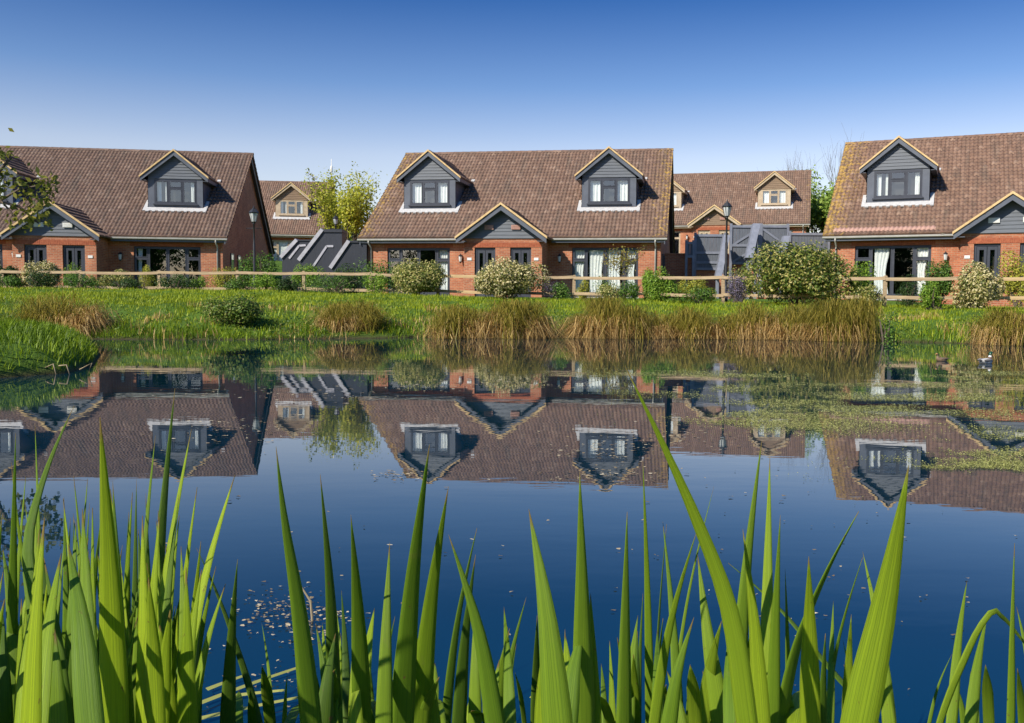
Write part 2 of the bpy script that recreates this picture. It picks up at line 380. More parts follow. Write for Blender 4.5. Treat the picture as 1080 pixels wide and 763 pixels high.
def axis(parts):
    out = []
    for a, b, n in parts: out += list(np.linspace(a, b, n, endpoint=False))
    return np.array(out+[parts[-1][1]])
gx = axis([(-900,-120,10),(-120,-30,24),(-30,-14,40),(-14,14,190),(14,34,50),(34,120,20),(120,900,10)])
gy = axis([(-400,-30,8),(-30,-2,12),(-2,3,26),(3,8,16),(8,30,170),(30,60,50),(60,130,20),(130,1500,14)])
XX, YY = np.meshgrid(gx, gy); ZZ = hgt(XX.ravel(), YY.ravel())
nx, ny = len(gx), len(gy)
idx = np.arange(nx*ny).reshape(ny, nx)
faces = np.stack([idx[:-1,:-1], idx[:-1,1:], idx[1:,1:], idx[1:,:-1]], -1).reshape(-1, 4)
g = np_mesh('ground', np.stack([XX.ravel(), YY.ravel(), ZZ], 1), faces, MAT['ground'], smooth=True)
tag(g, kind='structure')
wm = MB(); wm.poly([(-14,-1,0),(22,-1,0),(22,26,0),(-14,26,0)], [(0,1,2,3)])
tag(wm.build('water', MAT['water']), kind='structure')

# ------------------------------------------------------------------ blades / leaves (numpy)
def blades(P, h, w, lean, az, up=None):
    """tapered bent blades: 2 quads + tip tri as quads; P (n,3)"""
    n = len(P); c, s = np.cos(az), np.sin(az)
    perp = np.stack([-s, c, np.zeros(n)], 1)*(w/2)[:, None]
    dirh = np.stack([c, s, np.zeros(n)], 1)
    def at_(t): return P + dirh*((lean*t*t)[:, None]) + np.array([0,0,1.0])*((h*t - .25*np.maximum(lean-h*.3,0)*t*t)[:, None])
    a, b_, c_ = at_(np.zeros(n)), at_(np.full(n,.55)), at_(np.ones(n))
    V = np.stack([a-perp, a+perp, b_+perp*.75, b_-perp*.75, c_+perp*.08, c_-perp*.08], 1).reshape(-1, 3)
    o = np.arange(n)[:, None]*6
    Fq = np.concatenate([o+np.array([0,1,2,3]), o+np.array([3,2,4,5])], 0)
    return V, Fq
def scatter_grass(name, region, n, hr, wr, mat, label, cond):
    x = rng.uniform(region[0], region[1], n); y = rng.uniform(region[2], region[3], n)
    d = sdist(x, y); k = cond(x, y, d); x, y, d = x[k], y[k], d[k]
    n = len(x); z = hgt(x, y)-.02
    lush = .6+.8*vnoise(x*1.3, y*1.3, 9)
    h = rng.uniform(*hr, n)*lush; w = rng.uniform(*wr, n)
    V, Fq = blades(np.stack([x,y,z],1), h, w, h*rng.uniform(.1,.8,n), rng.uniform(0,6.28,n))
    return tag(np_mesh(name, V, Fq, mat), label, 'grass', None, 'stuff')
scatter_grass('grass', (-26,24,17.3,38), 260000, (.05,.13), (.012,.024), MAT['grass'], 'sunlit green grass covering the far bank up to the fence',
              lambda x,y,d: (d > .15) & (np.abs(x) < .62*y+2) & (rng.random(len(x)) < np.where(y > 30, .6, 1)) & (vnoise(x*.8,y*.8,21) > .12))
scatter_grass('grass', (-13,-3.5,7.5,20), 80000, (.07,.17), (.007,.014), MAT['grass_deep'], 'lush dark green grass on the low mound at the left water edge',
              lambda x,y,d: (d > .03) & (x > -.68*y-1.5))
# coarse water-edge growth
scatter_grass('grass', (-13,12,17,24.5), 30000, (.10,.26), (.012,.024), MAT['grass_deep'], 'taller dark grass at the foot of the far bank along the waterline',
              lambda x,y,d: (d > -.1) & (d < .7) & (vnoise(x*1.5,y*1.5,4) > .35))
scatter_grass('grass', (-9,12,17,24.5), 16000, (.10,.22), (.012,.022), MAT['sedge_t'], 'dry straw coloured grass tufts low on the far bank',
              lambda x,y,d: (d > -.05) & (d < 3.0) & (vnoise(x*1.1,y*1.4,14) > .58))
scatter_grass('grass', (-9,9,-.5,1.1), 9000, (.05,.15), (.004,.008), MAT['grass'], 'short grass of the near bank where the irises are rooted',
              lambda x,y,d: (d > 0) & (y < .9))

def leafquads(P, Nrm, size, flat=.5):
    n = len(P)
    r = rng.normal(size=(n,3)); Nn = Nrm + r*flat; Nn /= np.linalg.norm(Nn, axis=1)[:, None]
    t = np.cross(Nn, rng.normal(size=(n,3))); t /= np.linalg.norm(t, axis=1)[:, None]
    b = np.cross(Nn, t)
    a = (size*rng.uniform(.7,1.35,n))[:, None] if np.ndim(size) == 0 else size[:, None]
    V = np.stack([P-t*a*.5, P+b*a*.30+Nn*a*.06, P+t*a*.6, P-b*a*.30+Nn*a*.06], 1).reshape(-1,3)
    o = np.arange(n)[:, None]*4
    return V, o+np.array([0,1,2,3])

def tree_tubes(mb, p, d, length, rad, depth, tips, spread=.6, up=.25, mi=0, n=5):
    pts = [Vector(p)]; dd = Vector(d).normalized()
    k = 4
    for i in range(k):
        dd = (dd + Vector((random.uniform(-.14,.14), random.uniform(-.14,.14), random.uniform(-.05,.12)))).normalized()
        pts.append(pts[-1]+dd*length/k)
    mb.tube(pts, [rad*(1-.45*i/k) for i in range(k+1)], max(4, n), mi, cap=False)
    for q in pts[1:]: tips.append((tuple(q), depth))
    if depth == 0: return
    for i in range(random.choice((2,3,3))):
        a = random.uniform(0, 6.28); side = Vector((math.cos(a), math.sin(a), 0))
        nd = (dd + side*spread*random.uniform(.7,1.3) + Vector((0,0,up))).normalized()
        st = pts[random.choice((2,3,4))]
        tree_tubes(mb, st, nd, length*random.uniform(.6,.85), rad*.55, depth-1, tips, spread, up, mi, n-1)

def shrub(name, px0, px1, py0, py1, D, mat, label, cat='shrub', n=2600, leaf=.085, group='shrubs along the fence', lumps=11, z0=None, spiky=0, core=.35):
    a = at(px0, (py0+py1)/2, D); b = at(px1, (py0+py1)/2, D); cx = (a.x+b.x)/2; W = (b.x-a.x)/2*1.1
    top = at((px0+px1)/2, py0, D).z; gz = H1(cx, D) if z0 is None else z0
    Hh = max((top-gz)*1.05, .3); dep = W*.75
    root = empty(name, (cx, D, gz)); tag(root, label, cat, group)
    n = int(n*1.7); leaf = leaf*.85
    # stems
    sb = MB()
    for i in range(7):
        an = random.uniform(0,6.28); r = random.uniform(.3,.8)
        e = Vector((W*r*math.cos(an), dep*r*math.sin(an), Hh*random.uniform(.55,.85)))
        sb.tube([(0.04*i-.12,0,-.06), e*.5+Vector((0,0,.1*Hh)), e], [.03,.02,.008], 5)
    sb.build('stem', MAT['bark'], root)
    C = []
    for i in range(lumps):
        an = random.uniform(0,6.28); el = random.uniform(.05,1)
        rr = random.uniform(.45,.78)
        C.append((W*rr*math.cos(an)*math.sqrt(1-.6*el*el), dep*rr*math.sin(an)*math.sqrt(1-.6*el*el), Hh*(.28+.45*el*random.uniform(.7,1.1)), random.uniform(.26,.46)))
    C[0] = (0, 0, Hh*.45, .50); C[1] = (W*.1, 0, Hh*.66, .34)
    C = np.array(C); k = rng.integers(0, lumps, n)
    dirs = rng.normal(size=(n,3)); dirs /= np.linalg.norm(dirs, axis=1)[:, None]
    rad = rng.uniform(core, 1.0, n)**.5*(1+.35*spiky*rng.random(n)**4)
    P = C[k,:3] + dirs*np.stack([C[k,3]*W, C[k,3]*dep, C[k,3]*Hh*.9],1)*rad[:, None]*1.05
    P[:,2] = np.clip(P[:,2], .02, Hh*1.04)
    V, Fq = leafquads(P, dirs+np.array([-.1,-.2,.35]), leaf, .55)
    np_mesh('foliage', V, Fq, mat, root)
    return root

def tree(name, base, h, crown_px, leafmat, label, n=5000, leaf=.1, depth=3, bark='bark', spread=.6, up=.25, trunk_r=.12, cat='tree', group=None, trunk_frac=.35, scat=.28, gmin=1, n0=5):
    root = empty(name, base); tag(root, label, cat, group)
    tb = MB(); tips = []
    tr = [(0,0,-.3),(random.uniform(-.1,.1),0,h*trunk_frac*.5),(random.uniform(-.15,.15),random.uniform(-.1,.1),h*trunk_frac)]
    tb.tube(tr, [trunk_r*1.25, trunk_r, trunk_r*.8], 9)
    tb.build('trunk', MAT[bark], root, True)
    lb = MB(); Ls = h*(1-trunk_frac)
    for i in range(n0):
        a = 6.28*i/n0+random.uniform(-.4,.4)
        tree_tubes(lb, tr[2] if i % 2 else Vector(tr[1]).lerp(Vector(tr[2]), .75), (math.cos(a)*spread, math.sin(a)*spread, 1 if i else 2), Ls*random.uniform(.36,.46), trunk_r*.5, depth, tips, spread, up)
    lb.build('limb', MAT[bark], root, True)
    if n:
        T = np.array([t for t,d in tips if d <= gmin]); k = rng.integers(0, len(T), n)
        dirs = rng.normal(size=(n,3)); P = T[k]+dirs*scat
        V, Fq = leafquads(P, np.array([-.1,-.2,.5])+dirs*.4, leaf, .6)
        np_mesh('crown', V, Fq, leafmat, root)
    return root

# ------------------------------------------------------------------ houses
EAVE = 2.70; RIDGE = 7.68; RUN = 7.34; HL = 7.14; WL = 6.85; SL = (RIDGE-EAVE)/RUN
def tile_slope(name, O, U, S, width, length, mat, parent, res=8, u0=None):
    """tiled slope: O = eave centre (local), U across, S up-slope unit vectors; local object x=across, y=up-slope, z=normal"""
    Nn = Vector(U).cross(Vector(S)).normalized()
    rows = int(math.ceil(length/.33)); xs = np.linspace(-width/2, width/2, int(width/.175*res)+1)
    ys = []; zo = []
    for r in range(rows):
        a = r*.33; b = min((r+1)*.33, length)
        ys += [a, max(b-.055, a+.001), max(b-.045, a+.002), b-.002]; zo += [.05, .016, -.028, -.03]
    ys = np.array(ys); zo = np.array(zo)
    prof = .046*np.abs(np.cos(math.pi*xs/.175))**2.2
    X, Y = np.meshgrid(xs, ys)
    jit = (vnoise(np.floor(X/.35+.5)*3.7, np.floor((Y+.001)/.33)*5.1, 2)-.5)*.012
    Z = prof[None, :] + zo[:, None] + jit
    sag = -.03*np.sin(np.clip(Y/length,0,1)*math.pi)*(.6+.4*np.sin(X*.9))
    V = np.stack([X.ravel(), Y.ravel(), (Z+sag).ravel()], 1)
    nx_, ny_ = len(xs), len(ys); id_ = np.arange(nx_*ny_).reshape(ny_, nx_)
    Fq = np.stack([id_[:-1,:-1], id_[:-1,1:], id_[1:,1:], id_[1:,:-1]], -1).reshape(-1,4)
    # underside so that the slope has thickness
    nb = len(V); c = [(-width/2,0,-.03),(width/2,0,-.03),(width/2,length,-.03),(-width/2,length,-.03)]
    V = np.concatenate([V, np.array(c)]); Fq = np.concatenate([Fq, np.array([[nb+3,nb+2,nb+1,nb]])])
    # end walls
    ends = [[id_[0,0], nb, nb+1, id_[0,-1]], [id_[-1,-1], nb+2, nb+3, id_[-1,0]]]
    Fq = np.concatenate([Fq, np.array(ends)])
    o = np_mesh(name, V, Fq, mat, parent)
    m = Matrix.Identity(4)
    for i in range(3): m[i][0] = U[i]; m[i][1] = S[i]; m[i][2] = Nn[i]; m[i][3] = O[i]
    o.matrix_local = m
    return o

def wall_holes(mb, x0, x1, y0, y1, z0, z1, holes, mi=0):
    xs = sorted({x0, x1, *[h[0] for h in holes], *[h[1] for h in holes]})
    for a, b in zip(xs[:-1], xs[1:]):
        hs = [h for h in holes if h[0] < (a+b)/2 < h[1]]
        if not hs: mb.box(a, b, y0, y1, z0, z1, mi)
        else:
            h = hs[0]
            if h[2] > z0+.001: mb.box(a, b, y0, y1, z0, h[2], mi)
            if h[3] < z1-.001: mb.box(a, b, y0, y1, h[3], z1, mi)
def lap_gable(mb, xc, hw, z0, zt, slope, yf, step=.15, taper=True):
    """lapped boards filling a gable: half-width hw at z0; slope = rise per metre"""
    z = z0
    while z < zt-.02:
        z2 = min(z+step, zt)
        w0 = min(hw, (zt-z)/slope) if taper else hw; w1 = min(hw, (zt-z2)/slope) if taper else hw
        w1 = max(w1, .005)
        mb.poly([(xc-w0,yf-.03,z),(xc+w0,yf-.03,z),(xc+w0,yf+.02,z),(xc-w0,yf+.02,z),(xc-w1,yf-.006,z2+.01),(xc+w1,yf-.006,z2+.01),(xc+w1,yf+.02,z2+.01),(xc-w1,yf+.02,z2+.01)],
                [(0,3,2,1),(4,5,6,7),(0,1,5,4),(1,2,6,5),(2,3,7,6),(3,0,4,7)])
        z = z2
def gboard(mb, x0, z0, x1, z1, hh, y0, y1, mi=0):
    mb.prism_y([(x0,z0),(x0,z0-hh),(x1,z1-hh),(x1,z1)], y0, y1, mi)
def window(parent, x0, x1, z0, z1, y, bays, transom, fm, name='window', t=.055, pane_label=None, rail=None):
    """frame bars with glass set back; bays = fractions, transom = {bay: fraction from top}"""
    f = MB(); g = MB()
    f.box(x0, x1, y, y+.09, z1-t, z1); f.box(x0, x1, y-.02, y+.09, z0, z0+t)
    f.box(x0, x0+t, y, y+.09, z0+t, z1-t); f.box(x1-t, x1, y, y+.09, z0+t, z1-t)
    xs = [x0+t]
    tot = sum(bays); acc = 0
    for b in bays[:-1]:
        acc += b; xm = x0+(x1-x0)*acc/tot
        f.box(xm-t/2, xm+t/2, y, y+.09, z0+t, z1-t); xs += [xm-t/2, xm+t/2]
    xs.append(x1-t)
    for i in range(len(bays)):
        a, b = xs[2*i], xs[2*i+1]; s = .045
        rows = [(z0+t, z1-t)]
        if i in transom:
            zm = z1-t-(z1-z0)*transom[i]; f.box(a, b, y, y+.09, zm-.03, zm+.03); rows = [(z0+t, zm-.03), (zm+.03, z1-t)]
        for (za, zb) in rows:     # sash
            f.box(a, b, y-.015, y+.05, zb-s, zb-.002); f.box(a, b, y-.015, y+.05, za+.002, za+(rail if rail and za < z0+.1 else s))
            f.box(a+.002, a+s, y-.015, y+.05, za+(rail if rail and za < z0+.1 else s), zb-s); f.box(b-s, b-.002, y-.015, y+.05, za+(rail if rail and za < z0+.1 else s), zb-s)
            g.box(a+s, b-s, y+.012, y+.022, za+s, zb-s)
    fo = f.build(name, fm, parent)
    g.build('pane', MAT['glass'], fo)
    return fo
def curtain(parent, x0, x1, z0, z1, y, folds=7, pinch=0.0):
    n = folds*8; V = []; rows = 7
    for j in range(rows):
        t = j/(rows-1); z = z1+(z0-z1)*t
        pw = 1-pinch*math.sin(t*math.pi)**2
        for i in range(n+1):
            s = i/n
            V.append((x0+(x1-x0)*s*pw, y+.022*math.sin(s*folds*6.28+.6*math.sin(t*3+s*9)), z))
    Fq = [(j*(n+1)+i, j*(n+1)+i+1, (j+1)*(n+1)+i+1, (j+1)*(n+1)+i) for j in range(rows-1) for i in range(n)]
    mb = MB(); mb.poly(V, Fq); return mb.build('curtain', MAT['curtain'], parent, True)

def house(name, label, loc, rz, tile, clad, trim, frame, group, detail=True, curtains=((), ()), vent='terracotta', seed=1):
    random.seed(seed)
    root = empty(name, loc, rz); tag(root, label, 'house', group)
    # ---- brick walls
    w = MB(); holes = [(-5.85,-2.85,.05,2.28),(2.85,5.85,.05,2.28)]
    wall_holes(w, -WL, WL, .40, .62, -1.2, EAVE-.06, holes)
    for s in (-1, 1):
        gw = [(.62,-1.2),(14.26,-1.2),(14.26,EAVE+.1),(RUN,RIDGE-.16),(.62,EAVE+.28)]
        w.prism_x(gw, s*WL, s*(WL-.22))
    w.box(-WL, WL, 14.26, 14.46, -1.2, EAVE)
    w.build('wall', MAT['brick'], root)
    pw = MB()     # projecting porch bay
    dh = [(-1.27,-.33,0,2.18),(.33,1.27,0,2.18)]
    wall_holes(pw, -1.75, 1.75, -1.30, -1.09, -1.2, EAVE-.12, dh)
    for s in (-1, 1): pw.box(min(s*1.75, s*1.54), max(s*1.75, s*1.54), -1.088, .398, -1.2, EAVE-.12)
    porch = pw.build('porch', MAT['brick'], root)
    so = MB()     # soldier courses over openings
    for x0, x1, y in ((-6.0,-2.7,.385),(2.7,6.0,.385)):
        k = int((x1-x0)/.075)
        for i in range(k): so.box(x0+i*.075+.004, x0+(i+1)*.075-.004, y, y+.015, 2.285, 2.50)
    for i in range(46): so.box(-1.74+i*.0755, -1.74+i*.0755+.068, -1.316, -1.301, 2.19, 2.40)
    so.build('brick_course', MAT['brick_soldier'], root)
    # ---- dark rooms behind the glass
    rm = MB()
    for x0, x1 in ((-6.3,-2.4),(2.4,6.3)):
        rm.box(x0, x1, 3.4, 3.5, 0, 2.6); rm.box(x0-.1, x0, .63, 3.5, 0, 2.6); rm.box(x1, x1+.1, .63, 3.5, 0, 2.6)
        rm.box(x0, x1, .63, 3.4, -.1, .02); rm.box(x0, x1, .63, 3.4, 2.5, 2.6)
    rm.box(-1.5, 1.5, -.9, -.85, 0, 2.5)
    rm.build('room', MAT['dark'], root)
    for i, s in enumerate((-1, 1)):
        x0, x1 = (-5.85,-2.85) if s < 0 else (2.85, 5.85)
        wo = window(root, x0+.01, x1-.01, .05, 2.27, .47, [.72,1,1,.72], {0:.22,3:.22}, frame, 'window', .06, rail=.16)
        sl = MB(); sl.box(x0-.05, x1+.05, .36, .52, .0, .048); sl.build('sill', MAT['gutter'], wo)
        for (a, b, pn) in curtains[i]:
            curtain(wo, x0+(x1-x0)*a, x0+(x1-x0)*b, .08, 2.2, .592, 4, pn)
    for x0, x1 in ((-1.26,-.34),(.34,1.26)):
        d = MB(); y = -1.22
        d.box(x0, x1, y, y+.1, 2.09, 2.17); d.box(x0, x0+.08, y, y+.1, 0, 2.09); d.box(x1-.08, x1, y, y+.1, 0, 2.09)
        a, b = x0+.09, x1-.09; m_ = (a+b)/2
        for (p, q) in ((a, m_-.01), (m_+.01, b)):
            d.box(p, p+.10, y+.02, y+.07, .02, 2.08); d.box(q-.10, q, y+.02, y+.07, .02, 2.08)
            d.box(p+.10, q-.10, y+.02, y+.07, .02, .75); d.box(p+.10, q-.10, y+.02, y+.07, 1.95, 2.08)
        do = d.build('door', frame, root)
        gl = MB()
        for (p, q) in ((a, m_-.01), (m_+.01, b)): gl.box(p+.10, q-.10, y+.04, y+.05, .75, 1.95)
        gl.build('pane', MAT['glass'], do)
        h = MB(); h.tube([(m_-.06, y-.01, 1.02), (m_-.06, y-.05, 1.02), (m_-.15, y-.05, 1.02)], .012, 6); h.build('handle', MAT['lead'], do)
    # ---- main roof
    S1 = Vector((0, RUN, RIDGE-EAVE)).normalized(); sl_len = math.hypot(RUN, RIDGE-EAVE)
    roof = tile_slope('roof', (0,0,EAVE), (1,0,0), S1, 2*HL, sl_len+.02, tile, root, 6)
    S2 = Vector((0,-RUN, RIDGE-EAVE)).normalized()
    tile_slope('roof', (0,2*RUN,EAVE), (-1,0,0), S2, 2*HL, sl_len+.02, tile, root, 1)
    rg = MB(); nr = 32
    for i in range(nr):   # half-round ridge tiles
        x0 = -HL + 2*HL*i/nr; x1 = -HL + 2*HL*(i+1)/nr+.02; n = 7; r0 = .13; r1 = .12; V = []
        for x, r in ((x0, r0), (x1, r1)):
            for k in range(n+1):
                a = math.pi*k/n; V.append((x, RUN-r*math.cos(a), RIDGE-.02+r*math.sin(a)))
        F_ = [(k, k+1, n+2+k, n+1+k) for k in range(n)] + [tuple(range(n+1))]
        rg.poly(V, F_)
    rgo = rg.build('ridge_tile', tile, root)
    # verge boards on both gables
    for s in (-1, 1):
        vb = MB()
        xa, xb = sorted((s*(HL-.13), s*(HL-.09)))
        for (ya, za, yb, zb) in ((-.02, EAVE-.06, RUN, RIDGE-.05), (2*RUN+.02, EAVE-.06, RUN, RIDGE-.05)):
            vb.prism_x([(ya,za),(ya,za-.24),(yb,zb-.28),(yb,zb)], xa, xb)
        xa, xb = sorted((s*(WL-.05), s*(HL-.132)))
        for (ya, za, yb, zb) in ((0, EAVE-.16, RUN, RIDGE-.16), (2*RUN, EAVE-.16, RUN, RIDGE-.16)):
            vb.prism_x([(ya,za),(ya,za-.03),(yb,zb-.03),(yb,zb)], xa, xb)
        vb.build('barge_board', trim, root)
    # fascia, soffit, gutter, downpipes
    fb = MB()
    for (x0, x1) in ((-HL+.08,-1.95),(1.95,HL-.08)):
        fb.box(x0, x1, .02, .05, EAVE-.22, EAVE-.03); fb.box(x0, x1, .05, .398, EAVE-.22, EAVE-.20)
    fb.build('fascia', trim, root)
    gt = MB()
    for (x0, x1) in ((-HL,-1.98),(1.98,HL)):
        gt.prism_x([(-.10,EAVE-.03),(-.085,EAVE-.10),(-.04,EAVE-.13),(.005,EAVE-.10),(.015,EAVE-.03)], x0, x1)
    gt.build('gutter', MAT['gutter'], root)
    for s in (-1, 1):
        dp = MB(); x = s*6.62
        dp.tube([(x,-.04,EAVE-.1),(x,0.0,EAVE-.22),(x,.30,EAVE-.40),(x,.345,EAVE-.5),(x,.345,.05)], .038, 8)
        dp.build('downpipe', MAT['gutter'], root, True)
    # ---- porch gable
    pe, pa, ph = EAVE-.08, 4.03, 1.95; psl = (pa-pe)/ph
    cl = MB(); lap_gable(cl, 0, 1.76, EAVE-.12, pa-.12, psl, -1.33, .15); cl.build('cladding', clad, porch)
    bb = MB()
    for s in (-1, 1): gboard(bb, s*(ph+.06), pe-.04, s*.0, pa-.02, .24, -1.745, -1.70); gboard(bb, s*(ph-.1), pe-.12, 0, pa-.21, .03, -1.70, -1.36)
    bb.box(-1.98,-1.60,-1.69,-1.34, pe-.20, pe-.17); bb.box(1.60,1.98,-1.69,-1.34, pe-.20, pe-.17)
    bb.build('barge_board', trim, porch)
    cv = MB()
    for s in (-1, 1): gboard(cv, s*(ph+.10), pe+.015, 0, pa+.08, .10, -1.80, -1.747)
    cv.build('verge', MAT['cream'], porch)
    for s in (-1, 1):
        Sx = Vector((-s*ph, 0, pa-pe)).normalized()
        tile_slope('porch_roof', (s*(ph+.05), .23, pe-.04), (0, s, 0), Sx, 4.0, math.hypot(ph+.05, pa-pe+.04), tile, porch, 5)
    for s in (-1, 1):
        v = MB(); v.box(s*.60-.20, s*.60+.20, -1.42, -1.36, 2.96, 3.16)
        for k in range(4): v.box(s*.60-.17, s*.60+.17, -1.43, -1.421, 2.985+k*.042, 3.005+k*.042)
        v.build('vent', MAT[vent], porch)
    for s in (-1, 1):
        pl = MB(); pl.box(s*1.50-.10, s*1.50+.10, -1.33, -1.317, 1.62, 1.74); pl.build('number_plate', MAT['white'], porch)
    # wall lanterns
    for s in (-1, 1):
        x = s*2.30; ln = MB()
        ln.box(x-.05, x+.05, .37, .398, 1.65, 1.95); ln.tube([(x,.37,1.92),(x,.26,2.0),(x,.22,1.95)], .014, 6)
        ln.lathe([(.02,1.96),(.10,1.90),(.105,1.88)], 6, 0, (x,.22)); ln.lathe([(.085,1.87),(.055,1.64)], 6, 1, (x,.22)); ln.lathe([(.06,1.64),(.05,1.61),(.01,1.56)], 6, 0, (x,.22))
        ln.build('wall_lantern', [MAT['iron'], MAT['lampglass']], root)
    # ---- dormers
    for s in (-1, 1):
        xc = s*4.33; yf = 2.2; zb = EAVE+SL*yf; ze = 5.75; za = 6.98; hw = 1.27; hr_ = 1.50; dsl = (za-ze)/hr_
        d = MB(); y1 = (ze+.1-EAVE)/SL
        wx0, wx1, wz0, wz1 = xc-.98, xc+.98, 4.44, 5.60
        wall_holes(d, xc-hw, xc+hw, yf, yf+.12, zb-.1, ze+.02, [(wx0, wx1, wz0, wz1)])
        for q in (-1, 1):
            xa, xb = sorted((xc+q*hw, xc+q*(hw-.1)))
            d.prism_x([(yf+.121,zb-.1),(y1,ze+.02),(yf+.121,ze+.02)], xa, xb)
            n = 9                                             # lapped boards on the cheek
            for k in range(n):
                z0_ = zb-.02+k*.165; z1_ = min(z0_+.165, ze)
                if z1_ <= z0_: break
                yb0 = (z0_-EAVE)/SL; xo = xc+q*hw
                if yb0 < yf+.05: yb0 = yf+.05
                d.poly([(xo+q*.03,yf+.0,z0_),(xo+q*.03,yb0,z0_),(xo+q*.006,(z1_-EAVE)/SL,z1_),(xo+q*.006,yf+.0,z1_)], [(0,1,2,3) if q > 0 else (3,2,1,0)])
        do = d.build('dormer', trim, root)
        c = MB(); lap_gable(c, xc, hw-.04, ze-.10, za-.12, dsl, yf-.015, .14); c.build('cladding', clad, do)
        win = window(do, wx0, wx1, wz0, wz1, yf-.01, [1,1,1], {1:.30}, frame, 'window', .06)
        sb = MB(); sb.box(wx0-.06, wx1+.06, yf-.09, yf-.012, wz0-.06, wz0); sb.build('sill', frame, do)
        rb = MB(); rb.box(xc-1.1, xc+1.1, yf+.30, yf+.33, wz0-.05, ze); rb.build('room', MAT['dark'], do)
        for a, b in ((.03,.15),(.24,.31),(.85,.97)) if seed % 2 else ((.04,.30),(.70,.96)): curtain(do, wx0+(wx1-wx0)*a, wx0+(wx1-wx0)*b, wz0+.05, wz1-.05, yf+.155, 3)
        b2 = MB()
        for q in (-1, 1):
            gboard(b2, xc+q*(hr_+.06), ze-.05, xc, za-.03, .21, yf-.26, yf-.22); gboard(b2, xc+q*(hr_-.02), ze-.10, xc, za-.17, .025, yf-.22, yf-.05)
            xa, xb = sorted((xc+q*(hr_+.04), xc+q*(hr_+.01))); b2.box(xa, xb, yf-.215, y1+.2, ze-.22, ze-.06)
            xa, xb = sorted((xc+q*(hr_+.008), xc+q*(hw+.04))); b2.box(xa, xb, yf-.215, y1+.1, ze-.22, ze-.20)
        b2.build('barge_board', trim, do)
        c2 = MB()
        for q in (-1, 1): gboard(c2, xc+q*(hr_+.10), ze-.005, xc, za+.065, .085, yf-.31, yf-.262)
        c2.build('verge', MAT['cream'], do)
        yb = (za-EAVE)/SL+.3
        for q in (-1, 1):
            Sx = Vector((-q*hr_, 0, za-ze)).normalized()
            tile_slope('dormer_roof', (xc+q*(hr_+.05), (yf-.28+yb)/2, ze-.04), (0, q, 0), Sx, yb-yf+.28, math.hypot(hr_+.05, za-ze+.04), tile, do, 5)
        # pale lead apron with a stepped lower edge, and soakers at the sides
        l = MB(); T = 5; xa = xc-hw-.20; xb = xc+hw+.20; n = 20; nrm = Vector((0,-SL,1)).normalized()
        for k in range(n):
            p0 = xa+(xb-xa)*k/n; p1 = xa+(xb-xa)*(k+1)/n
            lo = yf-.26-(.05 if k % 2 else 0); hi = yf-.002
            q_ = [Vector((p0,lo,EAVE+SL*lo)), Vector((p1,lo,EAVE+SL*lo)), Vector((p1,hi,EAVE+SL*hi)), Vector((p0,hi,EAVE+SL*hi))]
            l.poly([v+nrm*.085 for v in q_]+[v+nrm*.02 for v in q_], [(0,1,2,3),(0,4,5,1),(1,5,6,2),(3,7,4,0)])
        l.build('lead_flashing', MAT['lead'], do)
        for q in (-1, 1):
            l = MB()
            p0, p1 = sorted((xc+q*(hw+.035), xc+q*(hw+.20))); lo = yf-.001; hi = yf+.6
            q_ = [Vector((p0,lo,EAVE+SL*lo)), Vector((p1,lo,EAVE+SL*lo)), Vector((p1,hi,EAVE+SL*hi)), Vector((p0,hi,EAVE+SL*hi))]
            l.poly([v+nrm*.08 for v in q_]+[v+nrm*.02 for v in q_], [(0,1,2,3),(0,4,5,1),(1,5,6,2),(3,7,4,0)])
            l.build('lead_soaker', MAT['lead'], do); l = MB()
            p0, p1 = sorted((xc+q*(hr_-.02), xc+q*(hr_+.15))); lo = y1-.10; hi = y1+.06
            q_ = [Vector((p0,lo,EAVE+SL*lo)), Vector((p1,lo,EAVE+SL*lo)), Vector((p1,hi,EAVE+SL*hi)), Vector((p0,hi,EAVE+SL*hi))]
            l.poly([v+nrm*.09 for v in q_]+[v+nrm*.02 for v in q_], [(0,1,2,3),(0,4,5,1),(1,5,6,2),(3,7,4,0)])
            l.build('lead_corner', MAT['lead'], do)
    # small gable windows
    for s in (-1, 1):
        for y in (2.2, 4.0):
            f = MB(); xa, xb = sorted((s*(WL+.002), s*(WL+.035))); xc_, xd = sorted((s*(WL+.036), s*(WL+.05)))
            f.box(xa, xb, y, y+.7, 1.0, 2.1)
            f.box(xc_, xd, y, y+.07, 1.0, 2.1); f.box(xc_, xd, y+.63, y+.7, 1.0, 2.1); f.box(xc_, xd, y+.07, y+.63, 2.03, 2.1); f.box(xc_, xd, y+.07, y+.63, 1.0, 1.07)
            fo = f.build('window', frame, root); p = MB(); p.box(*sorted((s*(WL+.037), s*(WL+.042))), y+.07, y+.63, 1.07, 2.03); p.build('pane', MAT['glass'], fo)
    return root

